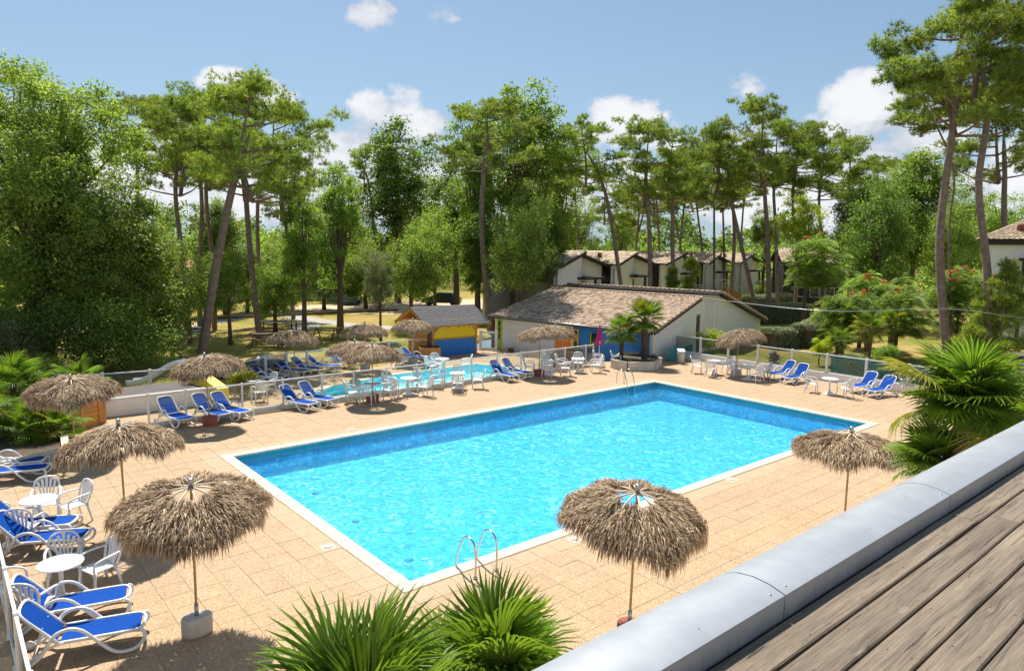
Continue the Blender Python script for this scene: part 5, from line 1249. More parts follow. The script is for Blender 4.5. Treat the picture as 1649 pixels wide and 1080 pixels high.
# waste or pump box, picnic tables, benches, planters
p = G(1096, 585); t = thing('stone_pedestal', 'round pale stone pedestal with a white sign plate by the right-hand fence', 'pedestal', (p.x, p.y, 0), YAW)
m = MB(); m.lathe([(0, 0), (.2, 0), (.2, .62), (.18, .66), (0, .66)], 18); m.build('column', 'planter_block', t)
m = MB(); V = [(-.2, -.2, .67), (.2, -.2, .78), (.2, .2, .78), (-.2, .2, .67)]; V += [(x, y, z+.04) for x, y, z in V]; m.add(V, [(3, 2, 1, 0), (4, 5, 6, 7), (0, 1, 5, 4), (1, 2, 6, 5), (2, 3, 7, 6), (3, 0, 4, 7)]); m.build('sign_plate', 'white_paint', t)
def picnic(px, py, rz, mtop, mleg, label):
    p = G(px, py); t = thing('picnic_table', label, 'picnic table', (p.x, p.y, 0), rz)
    pk = MB(); pk.box((-.95, -.065, -.02), (.95, .065, .02)); pk = pk.mesh('plank', mtop)
    for k in range(5): link('plank', pk, t, (0, -.28+k*.14, .75))
    for s in (-1, 1):
        for k in range(2): link('plank', pk, t, (0, s*(.66+k*.14), .45))
    for x in (-.65, .65):
        for s in (-1, 1): m = MB(); bar_between(m, (x, s*.22, .728), (x, s*.74, 0), .05, .09); m.build('leg', mleg, t)
        m = MB(); m.box((x+.03, -.8, .36), (x+.07, .8, .428)); m.build('crossbar', mleg, t)
picnic(427, 556, YAW-PI/2+R_(8), 'brown_paint', 'brown_paint', 'brown picnic table on the lawn left of the first terrace parasol')
picnic(525, 545, YAW-PI/2+R_(-4), 'bamboo', 'dark_timber', 'pale topped picnic table on the lawn in the shade of the middle trees')
picnic(312, 545, YAW-PI/2+R_(3), 'white_paint', 'dark_timber', 'white topped picnic table between the dark pine trunks on the left lawn')
def ttable(px, py, rz, label):
    p = G(px, py); t = thing('ping_pong_table', label, 'table', (p.x, p.y, 0), rz)
    m = MB(); m.bbox((-1.35, -.75, .70), (1.35, .75, .76), .01); m.build('table_top', 'hedge_top' if False else 'planter_block', t)
    for x in (-1.2, 1.2):
        for y in (-.6, .6): m = MB(); m.box((x-.04, y-.04, 0), (x+.04, y+.04, .698)); m.build('leg', 'dark_timber', t)
    m = MB(); m.box((-1.2, -.02, .1), (1.2, .02, .16)); m.build('crossbar', 'dark_timber', t)
ttable(447, 533, YAW-PI/2+R_(2), 'pale long outdoor table on the lawn beside the thin leaning tree')
def planter_box(cx, cy, rz, w, d, h, label, rows=4):
    t = thing('wooden_planter', label, 'planter', (cx, cy, 0), rz)
    for s in (-1, 1):
        a = MB(); a.bbox((-w/2, -.02, 0), (w/2, .02, h/rows-.008), .005); a = a.mesh('plank', 'orange_timber')
        b_ = MB(); b_.bbox((-.02, -d/2+.045, 0), (.02, d/2-.045, h/rows-.008), .005); b_ = b_.mesh('plank', 'orange_timber')
        for k in range(rows): link('plank', a, t, (0, s*(d/2-.02), k*h/rows)); link('plank', b_, t, (s*(w/2-.02), 0, k*h/rows))
        for x in (-w*.28, w*.28): m = MB(); m.box((x-.05, s*(d/2+.002)-.0, .0), (x+.05, s*(d/2+.03), h-.02)) if s > 0 else m.box((x-.05, -(d/2+.03), .0), (x+.05, -(d/2+.002), h-.02)); m.build('batten', 'orange_timber', t)
    m = MB(); m.box((-w/2+.05, -d/2+.05, h*.5), (w/2-.05, d/2-.05, h-.07)); m.build('soil', 'soil', t); return t
p = G(693, 578); planter_box(p.x, p.y+.1, YAW-PI/2+.25, 1.15, 1.1, .72, 'square wooden planter holding a palm trunk in front of the drinks hut')
pa, pb = G(126, 694), G(167, 680)
a = math.atan2((pb-pa).y, (pb-pa).x); n_ = Vector((-math.sin(a), math.cos(a), 0)); c = (pa+pb)/2+n_*.5
planter_box(c.x, c.y, a, (pb-pa).length+.3, 1.0, .85, 'dark orange wooden planter behind the leftmost straw parasol', 5)
def block_wall(t, a, b_, h, th, rows):
    a, b_ = Vector(a), Vector(b_); L = (b_-a).length; d = (b_-a)/L; an = math.atan2(d.y, d.x); n = max(1, round(L/.42)); w = L/n
    m = MB(); m.bbox((.004, -th/2, 0), (w-.004, th/2, h/rows-.006), .006); full = m.mesh('block', 'planter_block')
    for r in range(rows):
        for k in range(n): link('block', full, t, (a.x+d.x*w*(k+(0)), a.y+d.y*w*(k), r*h/rows), (0, 0, an))
    m = MB(); m.bbox((-.01, -th/2-.02, h), (L+.01, th/2+.02, h+.05), .008); m.build('capping', 'coping_stone', t, (a.x, a.y, 0), (0, 0, an))
# left stone planter
w0, w1, w2 = G(-60, 778), G(107, 742), G(104, 716)
t = thing('stone_planter', 'long low planter of pale blocks with fan palms at the left edge', 'planter')
block_wall(t, (w0.x, w0.y), (w1.x, w1.y), .34, .16, 2)
dn = Vector((w2.x-w1.x, w2.y-w1.y)).normalized(); e1 = Vector((w1.x, w1.y))+dn*.1; e2 = Vector((w1.x, w1.y))+dn*3.2
block_wall(t, (e1.x, e1.y), (e2.x, e2.y), .34, .16, 2)
m = MB(); m.prism([(w0.x, w0.y+.1), (w1.x-.1, w1.y+.08), (e2.x-.1, e2.y), (w0.x, e2.y+1.2)], -.02, .24); m.build('soil', 'soil', t)
# middle planter, pentagon of pale stones
pts = [gg(985, 592), gg(1010, 597), gg(1055, 596), gg(1064, 589), gg(1048, 578), gg(1000, 580)]
t = thing('stone_planter', 'low planter of pale stones holding two palms near the far end of the pool', 'planter')
for i in range(len(pts)): a_, b_ = Vector(pts[i]), Vector(pts[(i+1) % len(pts)]); d = (b_-a_).normalized(); block_wall(t, tuple(a_+d*.06), tuple(b_-d*.06), .42, .14, 2)
cc = sum((Vector(p) for p in pts), Vector((0, 0)))/len(pts)
m = MB(); m.prism([tuple(cc+(Vector(p)-cc)*.92) for p in pts], -.02, .34); m.build('soil', 'soil', t)
p = G(835, 564)
for k, (px, lb, mt) in enumerate(((823, 'short pale stone bollard block by the green door of the pool house', 'planter_block'), (829, 'terracotta flower pot right of the green door', 'terracotta'))):
    q = G(px, 567); t = thing('flower_pot' if k else 'stone_block', lb, 'pot' if k else 'block', tuple(Matrix.Translation((31.0, 24.5, -.62)) @ Matrix.Rotation(R_(8), 4, 'Z') @ Vector((FX-.4, yon(px), 0)))); m = MB()
    if k: m.lathe([(0, 0), (.15, 0), (.2, .26), (.22, .3), (.16, .3), (.14, .26), (0, .26)], 14)
    else: m.bbox((-.2, -.25, 0), (.2, .25, .3), .03)
    m.build('body', mt, t)

# ------------------------------------------------------------ vegetation
def rot_basis(n, r):
    """random orthonormal pair per row, perpendicular to n (n,3)"""
    a = r.normal(size=n.shape); a -= n*np.sum(a*n, 1)[:, None]; a /= np.linalg.norm(a, axis=1)[:, None]+1e-9
    return a, np.cross(n, a)
def leaves(cent, rad, per, size, r, tint0, flat=.8, up=.35, shell=.55, asp=.55):
    """leaf quads scattered over ellipsoidal clumps"""
    K = len(cent); idx = np.repeat(np.arange(K), per); n = len(idx)
    u = r.normal(size=(n, 3)); u /= np.linalg.norm(u, axis=1)[:, None]
    rr = np.power(r.random(n), shell)*(1+.16*r.normal(size=n))
    P = cent[idx]+u*rr[:, None]*rad[idx][:, None]*np.array([1, 1, flat])
    nrm = u*.6+r.normal(size=(n, 3))*.65+np.array([0, 0, up]); nrm /= np.linalg.norm(nrm, axis=1)[:, None]
    a, b = rot_basis(nrm, r); s = size*r.uniform(.6, 1.35, n)[:, None]
    A = np.stack([P-a*s*.5, P+b*s*asp*.5+nrm*s*.08, P+a*s*.5-nrm*s*.10, P-b*s*asp*.5+nrm*s*.08], 1).reshape(-1, 3)
    F = (np.arange(n)[:, None]*4+np.arange(4)[None])
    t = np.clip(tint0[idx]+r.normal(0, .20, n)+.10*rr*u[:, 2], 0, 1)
    return A, F, np.repeat(t, 4)
def crown_clumps(r, W, H, z0, K, cr, lumps=5, bottom=.25, core=.35):
    """clump centres filling an uneven crown W wide, H tall"""
    C = []; 
    lob = [(r.uniform(-.45, .45), r.uniform(-.45, .45), r.uniform(.25, .95), r.uniform(.32, .55)) for _ in range(lumps)]
    lob.append((0, 0, .55, .62)); lob.append((0, 0, .8, .42))
    while len(C) < K:
        l = lob[int(r.random()*len(lob))]; u = r.normal(size=3); u /= np.linalg.norm(u); q = 1-core*r.random()**1.5
        x, y, z = l[0]+u[0]*l[3]*q, l[1]+u[1]*l[3]*q, l[2]+u[2]*l[3]*q*.8
        if z < bottom*r.random() or z > 1.25: continue
        if math.hypot(x, y) > 1.02: continue
        C.append((x*W/2, y*W/2, z0+z*H))
    C = np.array(C); mz = C[:, 2].max(); C[:, 2] = z0+(C[:, 2]-z0)*H/(mz-z0)
    return C, cr*r.uniform(.65, 1.35, K)
def limb_mesh(name, material, base, cents, r, trunk, tr, nl, lr):
    mb = MB(); mb.tube(trunk, tr, 9)
    n = len(cents); pick = r.permutation(n)[:nl]; T = [Vector(p) for p in trunk]
    for k in pick:
        c = Vector(cents[k]); s0 = T[min(len(T)-1, max(1, int(len(T)*r.uniform(.45, .98))))]
        mid = s0.lerp(c, .45)+Vector((r.normal()*.25, r.normal()*.25, -abs(c.z-s0.z)*.08+.2)); mb.tube(catmull([s0, mid, c], 3), [lr, lr*.85, lr*.7, lr*.55, lr*.4, lr*.3, lr*.18], 5)
    return mb.mesh(name, material)
def broadleaf_variant(seed, W, H, z0, K, cr, per, size, material, trunk_h=None, lumps=5, tr=.22, nl=26, tv=.5, flat=.8, lean=(0, 0), bottom=.25):
    r = np.random.default_rng(seed); C, R = crown_clumps(r, W, H, z0, K, cr, lumps, bottom)
    C[:, 0] += lean[0]; C[:, 1] += lean[1]
    tint = np.clip(tv+r.normal(0, .17, K), 0, 1)
    V, F, T = leaves(C, R, per, size, r, tint, flat)
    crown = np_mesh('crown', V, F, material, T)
    th = z0+H*.55; trunk = [(lean[0]*q*q+math.sin(q*5+seed)*.12*q, lean[1]*q*q+math.cos(q*4+seed)*.12*q, th*q) for q in np.linspace(0, 1, 7)]
    return crown, limb_mesh('trunk', 'tree_stem', None, C, r, trunk, [tr*1.25, tr, tr*.9, tr*.8, tr*.65, tr*.5, tr*.35], nl, tr*.34)
def pine_clusters(r, C, R, per, ln, w, tint0, blades=7):
    K = len(C); idx = np.repeat(np.arange(K), per); n = len(idx)
    u = r.normal(size=(n, 3)); u[:, 2] = np.abs(u[:, 2])*.9-.25; u /= np.linalg.norm(u, axis=1)[:, None]
    P = C[idx]+u*(R[idx]*np.power(r.random(n), .45))[:, None]*np.array([1, 1, .80])
    ax = u*.6+np.array([0, 0, .75])+r.normal(size=(n, 3))*.25; ax /= np.linalg.norm(ax, axis=1)[:, None]
    tt = np.clip(tint0[idx]+r.normal(0, .2, n), 0, 1)
    P = np.repeat(P, blades, 0); ax = np.repeat(ax, blades, 0); m = len(P)
    d = ax*.55+r.normal(size=(m, 3))*.62; d /= np.linalg.norm(d, axis=1)[:, None]
    s, _ = rot_basis(d, r); L = ln*r.uniform(.7, 1.25, m)[:, None]
    V = np.stack([P-s*w, P+s*w, P+d*L], 1).reshape(-1, 3); F = np.arange(m)[:, None]*3+np.arange(3)[None]
    t = np.repeat(np.repeat(tt, blades), 3)
    return V, F, t
def pine_variant(seed, W=7.5, H=6.0, K=52, per=30, ln=.26, w=.016, blades=15, cr=.62):
    """crown with origin at the trunk's crown base; limbs reach up and out"""
    r = np.random.default_rng(seed); C = []; mb = MB()
    nb = 15; top = Vector((r.normal()*.4, r.normal()*.4, H*.9)); ctr = [Vector((0, 0, 0)), Vector((r.normal()*.2, r.normal()*.2, H*.4)), top]; cc = catmull(ctr, 5); mb.tube(cc, [.14-.11*k/(len(cc)-1) for k in range(len(cc))], 7)
    for k in range(nb):
        q = k/(nb-1); s0 = cc[min(len(cc)-1, int(q*.95*(len(cc)-1)))]; a = k*2.4+r.normal()*.35
        reach = W/2*(.55+.45*math.sin(PI*min(1, .18+q*.85)))*r.uniform(.7, 1.1); rise = r.uniform(.1, .45)*reach+.2
        e = s0+Vector((math.cos(a)*reach, math.sin(a)*reach, rise)); mid = s0.lerp(e, .55)+Vector((0, 0, -.15*reach*.5)); L = catmull([s0, mid, e], 4)
        mb.tube(L, [.075-.06*i/(len(L)-1) for i in range(len(L))], 5)
        for j in range(K//nb):
            f = r.uniform(.5, 1.05); p = L[min(len(L)-1, int(f*(len(L)-1)))]; o = Vector((r.normal()*.45, r.normal()*.45, r.normal()*.30+.2))
            C.append(tuple(p+o))
    for k in range(5): C.append((top.x+r.normal()*.7, top.y+r.normal()*.7, top.z+r.uniform(-.6, .5)))
    C = np.array(C); R = cr*r.uniform(.7, 1.3, len(C)); V, F, T = pine_clusters(r, C, R, per, ln, w, np.clip(.5+r.normal(0, .16, len(C)), 0, 1), blades)
    return np_mesh('crown', V, F, 'pine_leaf', T), mb.mesh('branches', 'pine_bark')
PINES = [pine_variant(s, W=w_, H=h_, K=k_) for s, w_, h_, k_ in ((21, 7.4, 6.0, 90), (22, 6.6, 7.2, 90), (23, 8.4, 5.8, 105), (24, 7.0, 6.8, 90))]
def tree(name, label, cat, loc, crown, trunk, rz=0, sc=1.0, group=None):
    t = thing(name, label, cat, loc, rz, group); t.scale = sc if isinstance(sc, tuple) else (sc, sc, sc); link('crown', crown, t); link('trunk', trunk, t); return t
def pine(pxs, d, var, label, cs=1.0, tr=.28, group='tall pines', zsc=1.0, name='pine_tree'):
    """pxs: trunk polyline in the photograph from base to crown base at view depth d"""
    P = [atd(px, py, d) for px, py in pxs]; b = P[0].copy()
    if abs(b.z) > .01:
        r0 = P[1]-P[0]; b = P[0]-r0*(P[0].z/max(r0.z, .5)) if P[0].z > 0 else Vector((P[0].x, P[0].y, 0))
    tr *= .74; P = [b]+[p for p in P[1:]]; b = Vector((P[0].x, P[0].y, 0)); t = thing(name, label, 'pine tree', b, 0, group)
    pts = catmull([p-b for p in P], 6); n = len(pts); m = MB(); m.tube(pts, [tr*(1.1 if i == 0 else (1-.4*i/n)*(1 if i < n*.8 else max(.25, (n-i)/(n*.2)))) for i in range(n)], 10); m.build('trunk', 'pine_bark', t)
    c, br = PINES[var % 4]; a = rnd.uniform(0, 6.28); e = pts[-1]-Vector((0, 0, 3.3*cs*zsc)); s = (cs, cs, cs*zsc)
    for nm, me in (('crown', c), ('branches', br)): o = link(nm, me, t, e, (0, 0, a)); o.scale = s
    return t
def base_at(px, d): p = atd(px, hor(px), d); return Vector((p.x, p.y, 0))
def ztop(px, py, d): return atd(px, py, d).z

OAK = {}
def oak(px, d, top, wpx, bot, kind, label, group=None, seed=None, name='oak_tree', cat='tree'):
    """px centre, depth, top pixel, width in pixels, bottom-of-crown pixel"""
    H = ztop(px, top, d); W = wpx/FPX*d; zb = max(.3, ztop(px, bot, d)); hh = max(1.5, H-zb)
    if isinstance(kind, list): kind = min(kind, key=lambda k_: abs(math.log((hh/W)/(k_[2][1]/k_[3]))))
    crown, trunk, h0, w0 = kind
    t = thing(name, label, cat, base_at(px, d), rnd.uniform(0, 6.28), group); link('crown', crown, t, (0, 0, zb-(h0[0])*hh/h0[1])).scale = (W/w0, W/w0, hh/h0[1])
    link('trunk', trunk, t).scale = (min(1.6, W/w0), min(1.6, W/w0), H/(h0[0]+h0[1])); return t
def kindv(seed, material, W=8, H=8, z0=2.5, K=150, cr=.85, per=145, size=.20, **kw):
    c, tr = broadleaf_variant(seed, W, H, z0, K, cr, per, size, material, **kw); return (c, tr, (z0, H), W)
NAR = dict(W=5.5, H=10, z0=2.5)
A0 = kindv(31, 'oak_leaf', size=.18, per=150); A1 = kindv(32, 'oak_leaf', lumps=7, tv=.6, size=.18, per=150); A2 = kindv(40, 'oak_leaf', K=140, size=.18, **NAR); A3 = kindv(41, 'oak_leaf', K=140, cr=.7, tv=.6, size=.18, **NAR)
K_OAK = [[A0, A2], [A1, A3]]
B0 = kindv(33, 'dark_leaf', size=.18, per=150); B1 = kindv(34, 'dark_leaf', lumps=7, size=.18, per=150); B2_ = kindv(42, 'dark_leaf', K=130, cr=.7, size=.18, **NAR)
K_DARK = [[B0, B2_], [B1, B2_]]
D0 = kindv(35, 'bright_leaf', per=120, K=130, size=.18); D1 = kindv(36, 'bright_leaf', lumps=7, per=120, K=140, cr=.75, size=.18); D2 = kindv(43, 'bright_leaf', K=110, per=120, cr=.62, size=.18, **NAR); D3 = kindv(44, 'bright_leaf', K=120, per=120, cr=.62, size=.18, lumps=7, **NAR)
K_BRI = [[D0, D2], [D1, D3]]
K_LIME = kindv(37, 'lime_leaf', K=110, per=110, cr=.7)
K_OLI = kindv(38, 'olive_leaf', K=110, per=170, cr=.75, size=.16)
K_POP = kindv(39, 'bright_leaf', W=8, H=14, z0=4, K=210, cr=.9, per=95, size=.24, nl=50, tr=.3)

# big oak on the left: its own dense crown
c_, t_ = broadleaf_variant(51, 13.0, 14.6, .2, 430, .88, 270, .16, 'oak_leaf', lumps=13, tr=.42, nl=70, tv=.62, bottom=.0)
tree('oak_tree', 'huge dense oak filling the left edge of the view', 'tree', base_at(62, 34), c_, t_)
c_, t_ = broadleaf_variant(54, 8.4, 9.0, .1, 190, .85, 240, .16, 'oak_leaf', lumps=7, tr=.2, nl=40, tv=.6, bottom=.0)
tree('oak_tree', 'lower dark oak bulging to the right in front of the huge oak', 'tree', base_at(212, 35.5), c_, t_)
# shrubs in front of it
c_, t_ = broadleaf_variant(52, 5.2, 2.6, .3, 120, .5, 170, .09, 'olive_leaf', tr=.06, nl=40)
tree('olive_shrub', 'grey green feathery shrub below the big oak at the left edge', 'shrub', (G(20, 632).x, G(20, 632).y+2.0, 0), c_, t_)
c_, t_ = broadleaf_variant(53, 2.2, 1.4, .2, 60, .32, 140, .07, 'bright_leaf', tr=.04, nl=24)
tree('garden_shrub', 'light green shrub behind the leftmost straw parasol', 'shrub', (G(95, 640).x, G(95, 640).y+.5, 0), c_, t_)

# pines: trunk path in pixels, depth
pine([(325, 572), (348, 430), (375, 300), (402, 215)], 38, 2, 'leaning pine with a long pale trunk rising in front of the left group of pines', 1.12, .36)
pine([(305, 552), (296, 430), (283, 320), (287, 235)], 44, 0, 'slim pine standing in the sky gap right of the big oak', .95, .24)
pine([(322, 520), (322, 420), (325, 330), (318, 215)], 50, 3, 'straight dark pine between the slim pine and the leaning pine', .95, .26)
pine([(346, 545), (344, 440), (332, 320), (335, 235)], 52, 1, 'dark pine just behind the leaning pine trunk', 1.0, .27)
pine([(418, 545), (404, 420), (395, 300), (392, 245)], 47, 1, 'pine with a straight dark trunk right of the leaning pine', 1.0, .30)
pine([(225, 470), (222, 320), (220, 230), (222, 200)], 62, 0, 'pine top showing above the right shoulder of the big oak', .9, .24)
pine([(470, 480), (462, 380), (455, 330), (452, 300)], 60, 3, 'lower pine with reddish tufts left of the light green tree', .9, .24)
pine([(420, 470), (415, 330), (440, 250), (445, 215)], 58, 2, 'pine whose crown reaches right over the sky gap', .95, .24)
pine([(20, 470), (18, 300), (20, 180), (18, 165)], 60, 1, 'dark pine top at the far left edge above the oak', .8, .24)
pine([(605, 480), (603, 380), (594, 300), (588, 275)], 78, 3, 'slender dark pine in the sky gap left of the tall grey green tree', .8, .22)
pine([(787, 506), (776, 380), (778, 290), (785, 215)], 52, 2, 'tallest lone pine with a bare grey trunk left of the pool house', 1.02, .30, zsc=.85)
pine([(997, 442), (985, 360), (968, 290), (945, 245)], 61, 0, 'pine leaning left in front of the first bungalow', .92, .26)
pine([(1047, 470), (1046, 380), (1042, 320), (1040, 270)], 60, 1, 'straight pine in front of the second bungalow', 1.05, .30)
pine([(1084, 450), (1083, 380), (1083, 320), (1079, 268)], 61, 3, 'pine in front of the third bungalow', 1.0, .28)
pine([(1212, 475), (1190, 380), (1175, 320), (1150, 262)], 66, 2, 'pine of the crossing pair with a trunk bending left', 1.15, .28)
pine([(1176, 475), (1182, 400), (1180, 330), (1172, 280)], 68, 0, 'pine of the crossing pair with a trunk rising straight', 1.0, .27)
pine([(1238, 475), (1236, 380), (1232, 320), (1230, 235)], 64, 1, 'tall pine nearest the right end of the bungalow row', 1.15, .33)
pine([(1252, 460), (1250, 380), (1246, 310), (1250, 250)], 70, 3, 'pine directly right of the tall bungalow end pine', 1.05, .26)
bgp = [(1024, 86, 410, 1030, 330, 0), (1062, 80, 410, 1056, 300, 2), (1098, 92, 410, 1076, 300, 3), (1095, 84, 405, 1105, 290, 1), (1131, 90, 405, 1118, 300, 0), (1150, 82, 405, 1150, 285, 2), (1166, 88, 405, 1163, 300, 3), (1192, 95, 405, 1200, 290, 1), (1010, 90, 410, 975, 320, 3), (930, 88, 400, 925, 280, 1)]
BGL = ['thin pine above the second bungalow', 'thin pine left of the third bungalow pine', 'crooked thin pine right of the third bungalow pine', 'thin pine leaning right above the third bungalow', 'thin pine leaning left above the gap between third and fourth bungalows', 'straight thin pine above the fourth bungalow', 'thin pine just left of the crossing trunks', 'thin pine just right of the crossing trunks', 'thin pine leaning left above the first bungalow', 'short thin pine left of the leaning pine']
for k, (bx, d, by, tx, ty, v) in enumerate(bgp):
    pine([(bx, hor(bx)+7000/d), (bx, by), ((bx+tx)/2, (by+ty)/2), (tx, ty)], d, v, BGL[k]+' behind the bungalow row', 1.0, .22, group='pines behind the bungalows')
bgt = [(1280, 70, 250, 0, 1.15, 'broad dark pine right of the tall bungalow end pine, higher of two'), (1322, 78, 265, 2, 1.2, 'broad dark pine above the yellow green tree'), (1368, 84, 275, 3, 1.2, 'pine crown left of the right-hand cloud gap, above the dark oak'), (1462, 88, 285, 2, 1.0, 'pine with a spreading flat branch left of the tall right pines'), (1415, 92, 300, 1, 1.0, 'low pine crown between the dark oak and the spreading pine')]
for (px, d, ty, v, cs, lb) in bgt: pine([(px, hor(px)+7000/d), (px+4, 400), (px-3, 340), (px, ty)], d, v, lb, cs, .27)
pine([(1528, 590), (1513, 400), (1530, 240), (1549, 100)], 38, 2, 'tallest right-hand pine with a curved trunk, left of the two', 1.2, .33)
pine([(1592, 600), (1590, 440), (1576, 300), (1590, 180), (1574, 70)], 37, 1, 'right-hand tall pine with a slightly wavy trunk, right of the two', 1.25, .29)
pine([(1534, 560), (1528, 380), (1535, 270), (1488, 165)], 42, 3, 'pine branching low over the sky at the left of the tall pair', .62, .10)
pine([(1617, 500), (1617, 330), (1618, 280), (1616, 215)], 60, 0, 'pale trunked pine at the far right edge behind the tall pair', 1.3, .34)
pine([(1660, 590), (1665, 380), (1668, 200), (1660, 90)], 40, 0, 'pine crown cut by the right edge of the view', 1.1, .34)

# broadleaved trees
O = oak
O(365, 43, 410, 120, 520, K_OAK[0], 'ivy clad small oak with a dark curved trunk behind the left parasol')
O(300, 50, 455, 80, 510, K_DARK[0], 'small dark oak between the lawn pines on the left')
O(440, 50, 400, 120, 520, K_OAK[1], 'round oak over the brown picnic table')
O(487, 47, 300, 105, 500, K_BRI[0], 'open light green tree with a leaning dark trunk beside the pale long table')
O(546, 50, 275, 130, 480, K_BRI[1], 'bright green tree with a straight dark trunk left of the olive coloured tree', )
O(360, 62, 325, 110, 480, K_OAK[0], 'oak behind the leaning pine trunk')
O(612, 46, 405, 84, 500, K_OLI, 'grey olive coloured tree on the lawn left of the drinks hut', name='olive_tree')
O(662, 52, 350, 130, 495, K_OAK[1], 'rounded oak behind the straw parasol of the drinks hut')
O(700, 60, 340, 120, 490, K_OAK[0], 'oak directly behind the drinks hut')
O(640, 78, 205, 150, 470, K_DARK[1], 'tall grey green deciduous tree left of the tallest lone pine')
O(565, 80, 310, 120, 470, K_OAK[0], 'oak in the background above the blue car')
O(735, 72, 270, 130, 470, K_DARK[0], 'dark oak left of the lone pine trunk')
O(830, 62, 155, 190, 450, K_POP, 'tall airy light green tree behind the lone pine')
O(770, 66, 185, 120, 440, K_POP, 'tall airy light green tree left of the lone pine crown')
O(890, 70, 215, 120, 450, K_POP, 'tall airy light green tree above the left end of the bungalow row')
O(835, 50, 300, 140, 480, K_OAK[1], 'large oak at the left end of the pool house roof')
O(770, 60, 350, 90, 490, K_DARK[1], 'dark ivy covered oak just left of the lone pine trunk')
O(885, 56, 330, 70, 470, K_DARK[0], 'dark narrow oak touching the left end of the bungalow row')
O(930, 96, 325, 130, 440, K_OAK[0], 'oak rising behind the first bungalow roof')
O(1000, 100, 345, 80, 420, K_BRI[0], 'light green tree behind the second bungalow roof')
O(1300, 58, 318, 110, 430, K_LIME, 'bright yellow green tree right of the bungalow row', name='maple_tree')
O(1415, 60, 290, 150, 480, K_DARK[1], 'dark green oak in the middle of the right-hand garden')
O(1372, 74, 300, 120, 460, K_DARK[0], 'dark oak behind the yellow green tree')
O(1470, 68, 250, 130, 450, K_OAK[0], 'open oak left of the tall right pines')
O(1530, 58, 325, 120, 470, K_BRI[1], 'yellowish green tree between the two tall right pines')
O(1620, 72, 320, 150, 430, K_BRI[0], 'light green tree above the roof of the right-hand house')
O(1545, 84, 280, 130, 430, K_OAK[1], 'background oak between the tall right-hand pine trunks')
O(40, 62, 400, 160, 500, K_OAK[0], 'background oak at the far left edge beyond the sandy court')
O(395, 64, 400, 110, 505, K_DARK[0], 'low dark oak beyond the sandy court, behind the leaning pine')
O(455, 66, 385, 110, 500, K_OAK[0], 'low oak hiding the orange roofed house left of centre')
O(520, 68, 380, 110, 500, K_DARK[1], 'low dark oak behind the bright green tree on the lawn')
O(588, 70, 385, 110, 500, K_OAK[1], 'low oak behind the grey olive coloured tree')
O(255, 56, 400, 110, 510, K_BRI[0], 'light green low tree behind the slim pine on the left')
O(1232, 80, 330, 60, 400, K_OAK[1], 'small oak beyond the far end of the bungalow row')
# young pine in front of the bungalows, young pine at right edge
def young_pine(px, base, d, H, W, label):
    r = np.random.default_rng(int(px)); C = []; K = 46
    for k in range(K): q = r.random(); a = r.random()*6.28; C.append((math.cos(a)*W/2*(1-q)**.7*r.uniform(.3, 1), math.sin(a)*W/2*(1-q)**.7*r.uniform(.3, 1), .15*H+q*H*.85))
    C = np.array(C); V, F, T = pine_clusters(r, C, np.full(K, .38), 40, .30, .016, np.clip(.6+r.normal(0, .15, K), 0, 1))
    p = base_at(px, d); t = thing('young_pine', label, 'pine tree', p); link('crown', np_mesh('crown', V, F, 'pine_leaf', T), t); m = MB(); m.tube([(0, 0, 0), (.05, 0, H*.5), (0, 0, H*.95)], [.07, .05, .015], 6); m.build('trunk', 'pine_bark', t)
young_pine(1113, 470, 60, ztop(1113, 417, 60), 3.3, 'young bright pine in front of the third bungalow')
young_pine(1084, 470, 59, ztop(1084, 432, 59), 1.8, 'small young pine left of the bright one, above the pool house roof')
young_pine(1625, 520, 36, ztop(1625, 425, 36), 4.2, 'dark young pine in front of the right-hand house')
young_pine(1598, 530, 37, ztop(1598, 480, 37), 3.0, 'low dark pine bush beside the wavy tall pine trunk')

